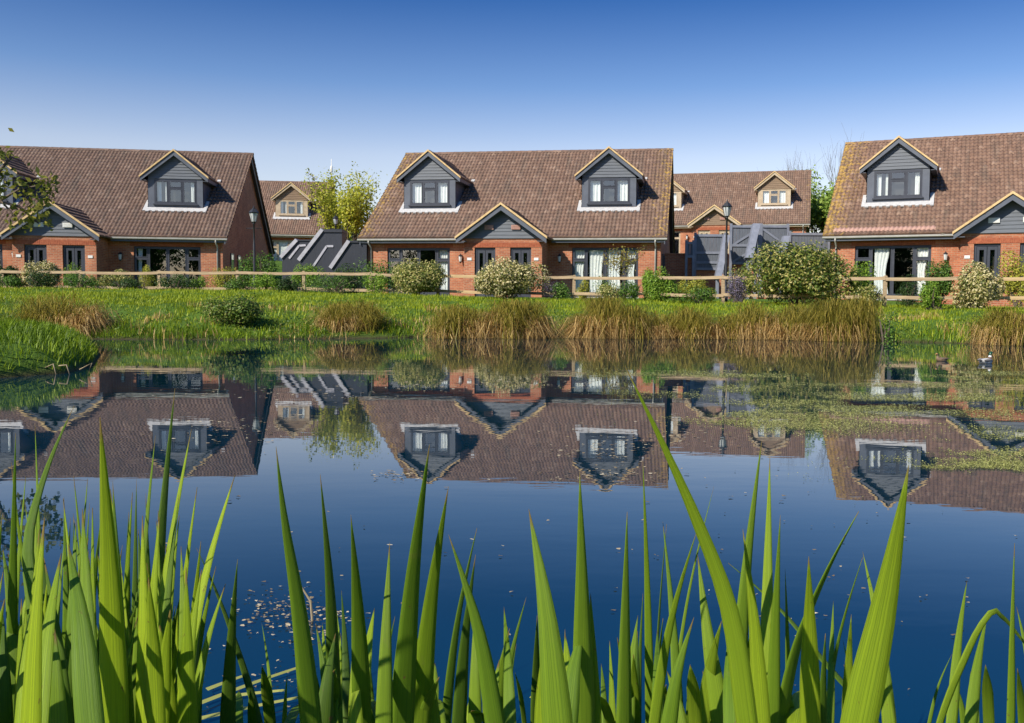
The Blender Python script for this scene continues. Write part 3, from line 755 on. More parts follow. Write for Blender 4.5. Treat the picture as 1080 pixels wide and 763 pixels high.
GZ = 1.05; K = .4571
house('house', 'brick house at the left with darker brown roof, one dormer clear of the overhanging branch', (-49.223*K, 94.591*K, GZ), .144, MAT['tile_dark'], MAT['slate'], MAT['slate_trim'], MAT['frame_dark'], 'brick houses facing the pond', curtains=((), ((.05,.12,.3),)), vent='white', seed=3)
house('house', 'whole brick house in the centre with two grey dormers and a grey gabled porch', (-4.744*K, 93.663*K, GZ), -.149, MAT['tile'], MAT['slate'], MAT['slate_trim'], MAT['frame_dark'], 'brick houses facing the pond', curtains=(((.8,.95,0),), ((.02,.2,.2),(.26,.48,.15),(.53,.74,.1),(.82,.98,.3))), seed=4)
house('house', 'brick house cut off by the right edge, pale pink tile row near its eave', (39.024*K, 81.441*K, GZ-.02), -.408, MAT['tile_pink'], MAT['slate'], MAT['slate_trim'], MAT['frame_dark'], 'brick houses facing the pond', curtains=(((.26,.46,.25),(.80,.98,.35)), ()), vent='white', seed=5)
# second row, brown boards and pale frames
def place(px_ridge_r, py_ridge, px_eave_r, D, th):
    p = at(px_eave_r, 300, D); c, s = math.cos(th), math.sin(th)
    zt = at(px_ridge_r, py_ridge, D+7.3).z
    return (p.x-HL*c, p.y-HL*s, zt-RIDGE), th
loc, th = place(857.5, 181, 853, 72.5, -.26)
house('house', 'farther brick house behind the blue grey gates, brown boarded dormer with pale window frames', loc, th, MAT['tile_back'], MAT['brown'], MAT['brown_trim'], MAT['brown_trim'], 'brick houses of the second row', seed=6)
loc2, th2 = place(348, 193.5, 342, 75, .12)
house('house', 'farther brick house partly behind the yellow green tree, brown boarded dormer over charcoal fin walls', loc2, th2, MAT['tile_back'], MAT['brown'], MAT['brown_trim'], MAT['brown_trim'], 'brick houses of the second row', curtains=((), ((.1,.9,0),)), seed=7)
random.seed(21)

def bank_weeds():
    n = 60000; x = rng.uniform(-13, 12, n); y = rng.uniform(17, 27, n); d = sdist(x, y)
    k = (d > .02) & (d < 5) & (rng.random(n) < ss(.5, .75, vnoise(x*.7, y*1.0, 41)*.6+vnoise(x*2.3, y*2.6, 42)*.4)*np.clip(1.25-d/4, .1, 1))
    x, y = x[k], y[k]; m = len(x); z = hgt(x, y)+rng.uniform(.01, .16, m)*(.5+vnoise(x*2, y*2, 43))
    V, Fq = leafquads(np.stack([x, y, z], 1), np.tile(np.array([0, -.3, .8]), (m, 1)), .05, .6)
    tag(np_mesh('bank_weeds', V, Fq, MAT['lf_weed']), 'low dull green and brown weeds growing in patches down the far bank', 'weeds', None, 'stuff')
bank_weeds()

# ------------------------------------------------------------------ fence
FD = lambda px: float(np.interp(px, [-100, 250, 400, 605, 763, 933, 1080, 1250], [37, 36, 35.3, 34, 32, 29.6, 28.3, 27]))
posts = [-80, 3, 85.5, 168, 250.7, 321, 391, 462, 533, 605, 681, 763, 848, 933, 1018, 1104]
PH = [H1(at(p, 310, FD(p)).x, FD(p)) for p in posts]
PT = []
froot = None
pts = []
for p in posts:
    D = FD(p); q = at(p, 300, D); gz = H1(q.x, D); top = at(p, np.interp(p, [0,300,605,933,1080], [284.5,285.5,290,290.5,290]), D).z
    pts.append((Vector((q.x, D, gz)), max(top, gz+.75)))
froot = empty('post_and_rail_fence', pts[8][0]); tag(froot, 'two rail wooden post fence running along the top of the far bank', 'fence')
O = pts[8][0]
for i, (b, top) in enumerate(pts):
    mb = MB(); r = .055; j = random.uniform(-.02,.02)
    mb.prism_y([(-r,-.3),(r,-.3),(r+j,top-b.z-.03),(j,top-b.z),(-r+j,top-b.z-.03)], -.05, .05)
    o = mb.build('post', MAT['timber'], froot, False, .006); o.location = b-O; o.rotation_euler = (0,0,random.uniform(-.1,.1))
for i in range(len(pts)-1):
    (a, ta), (b, tb) = pts[i], pts[i+1]
    for k, dz in enumerate((.10, .68)):
        p0 = Vector((a.x, a.y-.07, ta-dz+random.uniform(-.02,.02))); p1 = Vector((b.x, b.y-.07, tb-dz+random.uniform(-.02,.02)))
        v = p1-p0; ln = v.length; mb = MB(); hh = .052
        n = 7; V = []
        for q in range(n+1):
            x = ln*q/n; wob = random.uniform(-.006,.006)-(.018*math.sin(math.pi*q/n))
            V += [(x,-.02,-hh+wob),(x,.02,-hh+wob),(x,.02,hh+wob),(x,-.02,hh+wob)]
        F_ = [(0,1,2,3),(4*n+3,4*n+2,4*n+1,4*n)]
        for q in range(n):
            for e in range(4): F_.append((4*q+e, 4*q+4+e, 4*q+4+(e+1)%4, 4*q+(e+1)%4))
        mb.poly(V, F_)
        fresh = i in (7, 14)
        o = mb.build('rail', MAT['timber_new' if fresh else 'timber'], froot)
        if fresh: o['label'] = 'fresher yellow rail'
        o.location = p0-O; o.rotation_euler = (0, -math.asin(v.z/ln), math.atan2(v.y, v.x))

# ------------------------------------------------------------------ charcoal fin walls between left and centre house
def fin(poly_px, D, label, inner=None, rz=0):
    P = [at(x, y, D) for x, y in poly_px]; x0 = P[0].x; gz = H1(x0, D)-.1
    root = empty('fin_wall', (x0, D, gz)); tag(root, label, 'wall', 'charcoal fin walls between the left and centre houses')
    pl = [(p.x-x0, p.z-gz) for p in P]
    mb = MB(); mb.prism_y(pl, -.07, .9); mb.build('boarding', MAT['charcoal'], root)
    a, b = pl[1], pl[2]; w = .17                     # pale coping along the sloping edge, standing proud
    d = Vector((b[0]-a[0], b[1]-a[1])).normalized(); n = Vector((-d.y, d.x))
    q = [a, b, (b[0]+n.x*w, b[1]+n.y*w), (a[0]+n.x*w, a[1]+n.y*w)]
    mb = MB(); mb.prism_y(q[::-1], -.16, .92); mb.build('coping', MAT['coping'], root)
    a, b = pl[2], pl[3]
    mb = MB(); mb.box(a[0]-.02, b[0]+.02, -.13, .93, min(a[1], b[1])+.005, max(a[1], b[1])+.06); mb.build('cap', MAT['charcoal'], root)
    if inner:
        for (x1,y1,x2,y2) in inner:
            p = at(x1,y1,D); q = at(x2,y2,D); e = Vector((p.x-x0,0,p.z-gz)); f = Vector((q.x-x0,0,q.z-gz))
            mb = MB(); dd = (f-e).normalized(); nn = Vector((-dd.z,0,dd.x))*.05
            mb.prism_y([(v.x, v.z) for v in (e-nn, e+nn, f+nn, f-nn)], -.11, -.072); mb.build('batten', MAT['coping'], root)
fin([(298,308),(298,273),(315,254.5),(331,254.5),(331,308)], 46.4, 'lowest charcoal fin wall, nearest the left house, with sloping pale edge', [(305.5,273,316,259.5),(316,259.5,323,259)])
fin([(317,308),(317,276),(342,243.5),(361,245.5),(361,308)], 45, 'tallest charcoal fin wall in the middle with a sloping pale edge', [(331,281,345,260),(345,260,352,260)])
fin([(350.5,308),(350.5,284),(370,255.5),(387,256.5),(387,308)], 44, 'charcoal fin wall touching the centre house, with sloping pale edge')
# ------------------------------------------------------------------ blue grey gates and buttresses between centre and right house
def fpanel(name, px0, px1, py0, py1, D, label, cat, cross=False, rails=(), th=0.0, group=None, frame='bluegrey_trim', zfloor=None):
    a = at(px0, py0, D); b = at(px1, py0, D); W = b.x-a.x; z1 = a.z; z0 = at(px0, py1, D).z
    root = empty(name, (a.x, D, z0), th); tag(root, label, cat, group); Hh = z1-z0
    mb = MB(); n = max(2, int(W/.14))
    for i in range(n):
        mb.box(W*i/n+.003, W*(i+1)/n-.003, 0, .025, 0.0, Hh)
    mb.build('boarding', MAT['bluegrey'], root)
    f = MB(); t = .06
    f.box(-t, W+t, -.05, -.002, Hh-t, Hh+t); f.box(-t, W+t, -.05, -.002, 0, 2*t)
    f.box(-t, t, -.05, -.002, 2*t, Hh-t); f.box(W-t, W+t, -.05, -.002, 2*t, Hh-t)
    for r in rails: f.box(t, W-t, -.045, -.002, Hh*r-t, Hh*r+t)
    if cross:
        for (u0,v0,u1,v1) in cross:
            e = Vector((W*u0, Hh*v0)); g_ = Vector((W*u1, Hh*v1)); d = (g_-e).normalized(); nn = Vector((-d.y, d.x))*.05
            f.prism_y([(v.x, v.y) for v in (e-nn, e+nn, g_+nn, g_-nn)][::-1], -.040, -.003)
    f.build('frame', MAT[frame], root)
    if zfloor is not None:
        p = MB(); p.box(-.06, .06, -.06, .06, zfloor-z0, Hh+.14); p.box(W-.06, W+.06, -.055, .065, zfloor-z0, Hh+.14); p.build('post', MAT[frame], root)
    return root
DD = 47.0
fpanel('fence_panel', 724, 731.5, 256.5, 272, DD-.4, 'short narrow blue grey boarded panel beside the centre house', 'fence panel', zfloor=1.2)
fpanel('fence_panel', 733.5, 765, 248.5, 285, DD, 'blue grey boarded panel with two rails left of the lamp post', 'fence panel', rails=(.22,.5), zfloor=1.2)
fpanel('garden_gate', 771, 801, 239, 279, DD, 'left one of the tall braced blue grey gates with pale bars', 'gate', [(.05,.5,.95,.93),(.05,.05,.95,.47)], (.5,), zfloor=1.2)
fpanel('garden_gate', 803, 831, 239, 279, DD, 'right one of the tall braced blue grey gates with pale bars', 'gate', [(.05,.93,.95,.5),(.05,.47,.95,.05)], (.5,), zfloor=1.2)
fpanel('fence_panel', 833, 874, 247, 284, DD-.3, 'wide blue grey boarded panel joining the right house behind the laurel', 'fence panel', rails=(.25,), zfloor=1.2)
# brick retaining wall under the panels
a = at(700, 300, DD+.12); b = at(877, 300, DD+.12)
rw = MB(); rw.box(0, b.x-a.x, 0, .25, 0, 2.28); rw.box(-.02, b.x-a.x+.02, -.03, .28, 2.28, 2.34)
o = rw.build('retaining_wall', MAT['brick']); o.location = (a.x, DD+.12, 1.0); tag(o, 'low red brick wall below the blue grey fence panels', 'wall')
def buttress(x0,y0,x1,y1,D,label,w=.30):
    a = at(x0,y0,D); b = at(x1,y1,D+1.2); gz = H1(a.x, D)
    root = empty('slanting_buttress', (a.x, D, gz)); tag(root, label, 'buttress', 'slanting blue grey buttresses before the gates')
    p = Vector((0,0,a.z-gz)); q = Vector((b.x-a.x, 1.2, b.z-gz))
    def beam(w0, dy, z, mat, nm):
        mb = MB(); V = []
        for c in (p, q):
            V += [c+Vector((-w0,dy-.1,z)), c+Vector((w0,dy-.1,z)), c+Vector((w0,dy+.32,z-.02)), c+Vector((-w0,dy+.32,z-.02))]
        mb.poly(V, [(0,1,2,3),(7,6,5,4),(0,4,5,1),(1,5,6,2),(2,6,7,3),(3,7,4,0)]); mb.build(nm, MAT[mat], root)
    beam(w/2, 0, 0, 'bluegrey_trim', 'beam'); beam(w/2-.05, .3, -.1, 'charcoal', 'backing')
    mb = MB(); mb.box(q.x-.07, q.x+.07, 1.25, 1.4, 0, q.z-.05); mb.box(-.07, .07, .2, .32, 0, max(p.z,.2)); mb.build('post', MAT['bluegrey_trim'], root)
buttress(757.5,293,766.5,248,44.6,'slanting blue grey buttress directly behind the lamp post')
buttress(790,272,798,236,44.8,'tallest slanting blue grey buttress in front of the two gates',.34)
buttress(825,270,829.5,249,44.9,'shortest slanting blue grey buttress, rising out of the laurel')

# ------------------------------------------------------------------ lamp posts
def lamp(px, ytop, D, label, S=1.0, bar=True):
    p = at(px, ytop, D); gz = H1(p.x, D); Hh = p.z-gz
    root = empty('lamp_post', (p.x, D, gz)); tag(root, label, 'lamp post', 'lantern lamp posts')
    mb = MB(); hp = Hh-.62*S
    mb.lathe([(.10,-.3),(.10,.05),(.085,.10),(.085,.55),(.06,.62),(.045,.7),(.045,hp*.7),(.032,hp*.72),(.032,hp-.06),(.05,hp-.05),(.05,hp-.02),(.03,hp)], 14)
    mb.build('pole', MAT['iron'], root, True)
    if bar:
        mb = MB(); mb.tube([(-.26*S,0,hp-.22),(.26*S,0,hp-.22)], .013, 8)
        for s in (-1,1): mb.tube([(s*.26*S,0,hp-.22),(s*.285*S,0,hp-.22)], .022, 8)
        mb.build('ladder_bar', MAT['iron'], root, True)
    z = hp; lt = MB()
    lt.lathe([(.03,z-.02),(.09*S,z+.01),(.095*S,z+.03)], 6)
    for k in range(6):
        a = 6.283*k/6
        lt.tube([(.09*S*math.cos(a),.09*S*math.sin(a),z+.03),(.165*S*math.cos(a),.165*S*math.sin(a),z+.34*S)], .008, 5)
    lt.lathe([(.175*S,z+.335*S),(.19*S,z+.36*S),(.17*S,z+.38*S),(.10*S,z+.47*S),(.055*S,z+.49*S),(.05*S,z+.53*S),(.02*S,z+.54*S),(.022*S,z+.58*S),(.004,z+.62*S)], 6)
    lo = lt.build('lantern', MAT['iron'], root)
    gl = MB(); gl.lathe([(.082*S,z+.032),(.155*S,z+.333*S)], 6); gl.build('lantern_glass', MAT['lampglass'], lo)
lamp(267.5, 217, 36.5, 'black lantern post before the shaded gable of the left house', 1.05)
lamp(767, 210, 32.9, 'black lantern post behind the fence between centre and right houses', 1.0, False)
lamp(354, 226, 50, 'small distant lantern post seen among the yellow green tree branches', .9)

# ------------------------------------------------------------------ shrubs
S_ = shrub
f = FD
S_('shrub',-14,28,281,308,37.2,MAT['lf_dark'],'dark green shrub at the left edge behind the fence',n=2200)
S_('shrub',26,70,275,309,36.9,MAT['lf_blossom'],'pale variegated shrub before the left house porch',n=2600,leaf=.09)
S_('shrub',66,87,277,308,38.2,MAT['lf_bright'],'narrow clipped green shrub by the left house door',n=1500,leaf=.05,core=.8)
S_('shrub',104,141,286,308,37.4,MAT['lf_varieg'],'low cream flecked shrub under the left house wall lantern',n=1800,leaf=.07)
S_('shrub',88,106,292,309,37.6,MAT['lf_green'],'low green shrub between the left house doors and the cream flecked shrub',n=700,leaf=.06)
S_('shrub',163,182,293,308,37.6,MAT['lf_varieg'],'low pale shrub before the left house glass doors, right of a fence post',n=700,leaf=.06)
S_('shrub',200,222,291,308,37.4,MAT['lf_bright'],'low bright shrub left of the yellow flowering one at the left house corner',n=900,leaf=.06)
for a_, b_, y_, m_, l_ in ((22,62,286,'lf_dark','dark low hedge plant before the fence under the pale variegated shrub'),(62,104,289,'lf_green','green low plant before the fence under the left house doors'),(160,212,290,'lf_dark','dark low plant before the fence under the left house glass doors'),(262,294,289,'lf_bright','bright low plant before the fence right of the left lantern post'),(318,384,290,'lf_green','wide green low plant before the fence under the fin walls'),
        (714,760,302,'lf_green','low green plant before the fence under the yellow mound shrub'),(232,262,293,'lf_green','low green plants before the fence under the left lantern post'),(292,312,292,'lf_dark','small dark plant before the fence at the lowest fin wall'),(384,412,288,'lf_bright','small bright plant before the fence at the centre house downpipe'),
        (574,602,298,'lf_green','low green plant before the fence right of the pale blossoming shrub'),(628,664,300,'lf_varieg','low pale plant before the fence under the white curtains'),(654,680,297,'lf_green','low green plant before the fence, left of the bright bushy shrub'),
        (902,934,300,'lf_varieg','low pale plant before the fence between laurel and right house doors'),(968,996,300,'lf_bright','low bright plant before the fence under the right house wall lantern'),(-6,26,291,'lf_green','low green plant before the fence at the left edge'),(112,150,294,'lf_dark','low dark plant before the fence under the left house wall lantern')):
    S_('shrub',a_,b_,y_,312,f((a_+b_)/2)-.6,MAT[m_],l_,n=900,leaf=.065,spiky=1,lumps=9)
S_('shrub',144,163,281,305,38.6,MAT['lf_yellow'],'small golden clipped shrub before the left house glass doors',n=1700,leaf=.04,core=.85)
S_('shrub',181,200,289,306,38.4,MAT['lf_green'],'small green shrub before the glass doors right of the golden one',n=700,leaf=.05)
S_('shrub',221,252,282,308,37.0,MAT['lf_yellow'],'loose yellow flowering shrub at the left house corner',n=1300,leaf=.06,spiky=1)
S_('shrub',252,297,268,309,37.6,MAT['lf_green'],'tall light green shrub beneath the left lantern post',n=2600,leaf=.08,spiky=1)
S_('shrub',304,341,279,309,37.0,MAT['lf_bright'],'round bright green shrub before the fin walls',n=2600,leaf=.06)
S_('hedge',334,388,281,309,38.4,MAT['lf_dark'],'dark clipped hedge between fin walls and fence',cat='hedge',n=4200,leaf=.06,core=.85)
S_('shrub',374,424,274,306,37.2,MAT['lf_green'],'loose green climber at the left corner of the centre house',n=1700,leaf=.075,spiky=1)
S_('shrub',406,472,277,312,34.4,MAT['lf_varieg'],'large rounded cream flecked shrub before the centre house left window',n=6000,leaf=.085,lumps=16)
S_('shrub',494,574,275,317,33.2,MAT['lf_blossom'],'large pale blossoming shrub before the centre house porch',n=7500,leaf=.09,lumps=18)
S_('shrub',572,598,296,316,34.6,MAT['lf_purple'],'low dull purple shrub beside the pale blossoming shrub',n=700,leaf=.05)
S_('shrub',607,624,293,312,35.0,MAT['lf_yellow'],'small yellow shrub behind the fence at the centre house curtains',n=800,leaf=.055)
S_('shrub',626,652,290,312,35.6,MAT['lf_green'],'thin green shrub before the centre house white curtains',n=500,leaf=.06,spiky=1)
S_('shrub',676,714,282,320,33.0,MAT['lf_bright'],'bright green bushy shrub before the centre house right corner',n=4200,leaf=.07,lumps=13,spiky=.6)
S_('shrub',711,757,294,314,33.6,MAT['lf_yellow'],'low yellow green mound shrub behind the rail',n=2400,leaf=.055)
S_('shrub',766,797,279,300,33.6,MAT['lf_varieg'],'yellowish shrub peeping over the lavender beside the laurel',n=1200,leaf=.07)
S_('shrub',766,788,291,318,31.6,MAT['lf_purple'],'purple lavender bush beside the lantern post',n=1700,leaf=.05,spiky=1)
S_('shrub',782,897,261,320,31.0,MAT['lf_laurel'],'very large mixed green and cream laurel shrub on the bank',n=13000,leaf=.10,lumps=26,spiky=.5)
S_('shrub',892,926,280,318,31.0,MAT['lf_bright'],'yellow green shrub between the laurel and the right fence post',n=2200,leaf=.075)
S_('shrub',946,973,293,318,31.6,MAT['lf_dark'],'small round dark green shrub before the right house doors',n=1800,leaf=.05,core=.8)
S_('shrub',974,1008,275,318,29.9,MAT['lf_green'],'green bushy shrub left of the cream flecked one by the right porch',n=2800,leaf=.075)
S_('shrub',1002,1058,277,322,28.2,MAT['lf_blossom'],'large cream flecked shrub before the right house porch',n=5600,leaf=.085,lumps=15)
S_('shrub',1050,1100,270,318,30.2,MAT['lf_yellow'],'yellow green shrub at the right edge behind the fresh rails',n=2800,leaf=.075,spiky=.5)
S_('shrub',214,280,312,356,20.45,MAT['lf_weed'],'dark weedy plant on the bank below the left lantern post',n=3600,leaf=.055,group='weeds on the bank',lumps=16,spiky=1)
S_('shrub',924,950,326,352,19.9,MAT['lf_green'],'small leafy weed low on the bank right of the sedge row',n=500,leaf=.06,group='weeds on the bank')

# sapling with reddish stems before the curtains
tree('ornamental_tree', at(661,316,36.2).xy.to_3d()+Vector((0,0,.95)), 2.3, None, MAT['lf_red'], 'thin sapling with yellow and reddish leaves before the centre house curtains', n=900, leaf=.07, depth=2, spread=.55, up=.25, trunk_r=.03, scat=.12, trunk_frac=.3)
# yellow green tree between the houses
p = at(366, 300, 54)
tree('tree', (p.x, p.y, H1(p.x, p.y)), 6.5, None, MAT['lf_spring'], 'spring tree with thin yellow green leaves between left and centre houses', n=9000, leaf=.14, depth=3, spread=.50, up=.75, trunk_r=.13, scat=.26, trunk_frac=.26, n0=7)
# trees behind the right hand houses
for px, D, h, mat, lab, n in ((872, 82, 7.6, 'lf_far', 'full green tree behind the right house roof edge', 5200), (862, 92, 9.0, 'lf_far', 'paler green tree rising at the end of the farther house roof', 5200), (892, 78, 7.0, 'lf_far', 'darker green tree hidden mostly by the right house', 4000)):
    p = at(px, 300, D); tree('tree', (p.x, p.y, H1(p.x, p.y)), h, None, MAT[mat], lab, n=n, leaf=.28, depth=2, spread=.8, up=.15, trunk_r=.2, scat=.5, trunk_frac=.2, group='trees behind the houses')
for px, D, h, lab in ((889, 84, 11.6, 'bare twiggy tree standing above the left end of the right house roof'), (846, 98, 11.6, 'bare tree showing over the right end of the farther house ridge'), (827, 104, 12.2, 'bare tree showing over the farther house dormer')):
    p = at(px, 300, D); tree('bare_tree', (p.x, p.y, H1(p.x, p.y)), h, None, None, lab, n=0, depth=3, bark='greybark', spread=.42, up=.45, trunk_r=.10, trunk_frac=.3, group='bare trees behind the houses', n0=5)
for px, D, h in ((392, 96, 6.6), (384, 104, 6.3)):
    p = at(px, 300, D); tree('tree', (p.x, p.y, H1(p.x, p.y)), h, None, MAT['lf_dark'], 'dark distant tree low behind the yellow green tree', n=3000, leaf=.3, depth=2, spread=.9, up=.1, trunk_r=.2, scat=.6, trunk_frac=.15, group='dark distant trees behind the left gap')

# overhanging tree on the left mound: trunk just outside the frame, one limb reaching in
def overhang():
    base = Vector((-8.9, 12.2, H1(-8.9, 12.2)))
    root = empty('overhanging_tree', base); tag(root, 'tree at the left edge whose olive leaved branch hangs over the left house roof', 'tree')
    tb = MB(); tb.tube([(0,0,-.3),(.05,0,1.0),(.2,.05,2.0),(.25,0,3.2)], [.17,.14,.12,.08], 10); tb.build('trunk', MAT['bark'], root, True)
    lb = MB(); T = []
    def limb(pts, r0):
        P = [Vector(q)-base for q in pts]; n = len(P); lb.tube(P, [r0*(1-.8*i/(n-1))+.004 for i in range(n)], 6)
        return P
    D = 12.0
    limb([base+Vector((.2,.05,2.0)), at(-30,268,D), at(-2,213,D), at(20,218,D+.1), at(41,236,D+.2)], .035)
    limb([base+Vector((.25,0,2.6)), at(-25,200,D), at(0,180,D), at(10,168,D), at(12,160,D)], .03)
    limb([at(-2,213,D), at(20,200,D), at(40,196,D), at(55,190,D)], .012)
    limb([base+Vector((.25,0,3.0)), at(-60,150,D), at(-30,120,D)], .04)
    limb([at(-10,200,D), at(10,222,D), at(22,236,D)], .012)
    lb.build('limb', MAT['bark'], root, True)
    blobs = [(2,172,9,40),(8,166,5,24),(3,186,9,34),(20,192,7,30),(8,203,10,46),(49,192,9,90),(52,205,7,60),(47,216,5,30),(26,206,9,50),(34,212,10,60),(42,226,8,50),(28,232,10,60),(14,228,8,26),(50,236,5,18),(2,218,8,30),(-34,176,20,420),(-75,140,36,600),(-60,200,28,400),(-125,170,45,700)]
    P = []
    for (x, y, r, n) in blobs:
        c = at(x, y, D)-base
        for i in range(int(n*.62)):
            P.append(c+Vector((random.gauss(0,1), random.gauss(0,1), random.gauss(0,1)))*(r*D/F*.75))
    P = np.array([tuple(q) for q in P])
    V, Fq = leafquads(P, np.array([0,-.3,.5])[None,:]+0*P, .075, .7)
    np_mesh('crown', V, Fq, MAT['lf_olive'], root)
overhang()

# trees on the near side of the pond, behind the photographer (the windows mirror them)
random.seed(31)
for i, (x, y, h) in enumerate(((-58,-26,9),(-46,-22,8),(-38,-34,9),(-31,-30,10),(-19,-24,7.5),(-13,-36,9),(-7,-33,9.5),(5,-26,8),(11,-38,9.5),(17,-31,10.5),(29,-24,8),(35,-38,10),(42,-30,9.5),(55,-28,9))):
    h *= 1.35
    tree('tree', (x, y, H1(x, y)), h, None, MAT['lf_dark' if i % 3 else 'lf_green'], 'leafy tree on the near side of the pond, seen only mirrored in the windows', n=3600, leaf=.62, depth=2, spread=.8, up=.15, trunk_r=.3, scat=1.2, trunk_frac=.08, group='trees on the near side of the pond')

# TV aerial and white mast above the second row's left house
p = at(330, 194, 81.5); root = empty('tv_aerial', p-Vector((0,0,.6))); tag(root, 'thin grey aerial on the ridge of the farther left house', 'aerial')
mb = MB(); mb.tube([(0,0,0),(0,0,1.3)], .03, 6); mb.build('mast', MAT['greybark'], root)
mb = MB(); mb.tube([(-.5,0,1.55),(.35,0,.95)], .025, 6)
for k in range(5): c = Vector((-.45+.18*k,0,1.51-.127*k)); mb.tube([c+Vector((-.12,-.3,-.18)), c+Vector((.12,.3,.18))], .016, 5)
mb.build('boom', MAT['greybark'], root)
p = at(349.5, 168, 88); root = empty('white_mast', (p.x, p.y, H1(p.x,p.y))); tag(root, 'slim white mast rising behind the yellow green tree', 'mast')
hh = p.z-H1(p.x,p.y); mb = MB(); mb.lathe([(.07,0),(.045,hh-1.3),(.03,hh)], 8); mb.build('pole', MAT['white'], root, True)
mb = MB(); mb.lathe([(.08,hh-1.2),(.10,hh-1.15),(.10,hh-.7),(.05,hh-.6)], 8); mb.build('head', MAT['white'], root, True)

# ------------------------------------------------------------------ sedge clumps
def sedge(px0, px1, ytop, ybase, label, green=.5, n=1500):
    c = onwater((px0+px1)/2, ybase); y = c.y+.12; D = y
    a = at(px0, ybase, D); b = at(px1, ybase, D); W = (b.x-a.x)/2; cx = (a.x+b.x)/2
    zt = at((px0+px1)/2, ytop, D+.3).z; gz = max(H1(cx, D), 0.0)
    root = empty('sedge_clump', (cx, D, gz)); tag(root, label, 'sedge clump', 'sedge clumps along the far waterline')
    hmax = (zt-gz)*1.2*random.uniform(.92,1.08)+.05
    for part, k, mat in (('green_leaf', green, 'sedge_g'), ('dry_leaf', 1-green, 'sedge_t')):
        m = int(n*2.3*k); an = rng.uniform(0, 6.28, m)
        nsub = 5; sx = rng.uniform(-.7,.7,nsub)*W; ch = rng.integers(0,nsub,m); sh = rng.uniform(.6,1.1,nsub)
        P = np.stack([sx[ch]+rng.normal(0,.12,m), rng.normal(0,.24,m)+.1+.12*np.sin(sx[ch]*7), np.zeros(m)-.05], 1)
        P[:,2] = hgt(P[:,0]+cx, P[:,1]+D)-gz-.04; P[:,2] = np.maximum(P[:,2], -gz-.05)
        if part == 'green_leaf': h = hmax*rng.uniform(.45,1.05,m)*sh[ch]; lean = rng.uniform(.15,1.1,m)*np.minimum(W,.8)
        else: h = hmax*rng.uniform(.30,.84,m)*sh[ch]; lean = rng.uniform(.3,1.15,m)*np.minimum(W,.95)
        # blades with drooping tips
        c_, s_ = np.cos(an), np.sin(an); dirh = np.stack([c_, s_*.7, 0*an],1); perp = np.stack([-s_, c_, 0*an],1)*(rng.uniform(.008,.02,m)/2)[:,None]
        droop = (.75 if part == 'dry_leaf' else .42)*h
        Q = []
        for t in (0,.35,.7,1.0):
            q = P+dirh*(lean*t**1.5)[:,None]; q[:,2] += h*np.sin(t*1.5)-droop*t**3*1.3; q[:,2] = np.maximum(q[:,2], -gz+.005); Q.append(q)
        w_ = (1,.9,.6,.12); V = np.stack([Q[i//2]+(perp*w_[i//2])*(1 if i%2 else -1) for i in range(8)],1).reshape(-1,3)
        o = np.arange(m)[:,None]*8
        Fq = np.concatenate([o+np.array([0,1,3,2]), o+np.array([2,3,5,4]), o+np.array([4,5,7,6])],0)
        np_mesh(part, V, Fq, MAT[mat], root)
sedge(24, 98, 306, 357, 'brown sedge clump left of all others, above the low grass mound', .35, 1500)
sedge(338, 398, 314, 356, 'single brown green sedge clump below the fin walls', .55, 1700)
sedge(456, 512, 312, 357, 'tan sedge clump leftmost of the long row under the pale blossoming shrub', .45, 1900)
sedge(508, 590, 309, 357, 'broad straw coloured sedge clump below the centre house porch', .5, 2600)
sedge(592, 682, 309, 357, 'broad orange tan sedge clump below the centre house curtains', .45, 2800)
sedge(672, 722, 322, 357, 'low brown sedge clump below the bright green bushy shrub', .35, 1500)
sedge(712, 772, 318, 357.5, 'reddish brown sedge clump below the yellow mound and lantern post', .4, 2000)
sedge(764, 818, 314, 358, 'reddish brown sedge clump below the left part of the laurel', .35, 2000)
sedge(806, 866, 318, 358.5, 'tangled tan sedge clump below the middle of the laurel', .35, 2000)
sedge(852, 922, 308, 360, 'tallest green topped sedge clump at the right end of the row', .6, 2600)
sedge(1030, 1086, 318, 364, 'brown sedge clump alone at the right edge above the ducks', .5, 2000)

# ------------------------------------------------------------------ duckweed, debris
def blot(px, py, rx, ry, n, out):
    for i in range(n):
        out.append((px+random.gauss(0,1)*rx, py+random.gauss(0,1)*ry))
def floaters(name, mat, label, pxs, smin, smax, thr=None, elong=1.0):
    P = []
    for (x, y) in pxs:
        if y < 366: continue
        q = onwater(x, y, .004)
        P.append((q.x, q.y))
    P = np.array(P)
    d = sdist(P[:,0], P[:,1]); k = d < -.25
    if thr is not None:
        nn = vnoise(P[:,0]*1.1, P[:,1]*1.7, 31)*.5+vnoise(P[:,0]*3.6, P[:,1]*4.9, 32)*.3+vnoise(P[:,0]*11, P[:,1]*13, 33)*.2
        k &= rng.random(len(P))**1.5 < ss(thr-.09, thr+.14, nn)
    P = P[k]; n = len(P); a = rng.uniform(0, 6.28, n); s = rng.uniform(smin, smax, n)*np.hypot(P[:,0], P[:,1])
    V = []; e = elong*rng.uniform(.6,1.3,n)
    for i in range(6):
        t = a+i*math.pi/3+rng.uniform(-.2,.2,n); r = s*rng.uniform(.7,1.2,n)
        V.append(np.stack([P[:,0]+r*np.cos(t)*e, P[:,1]+r*np.sin(t), .004+rng.uniform(0,.004,n)],1))
    V = np.stack(V,1).reshape(-1,3); o = np.arange(n)[:,None]*6
    Fq = o+np.array([0,1,2,3,4,5])
    return tag(np_mesh(name, V, Fq, mat), label, 'pond weed', None, 'stuff')
W_ = []
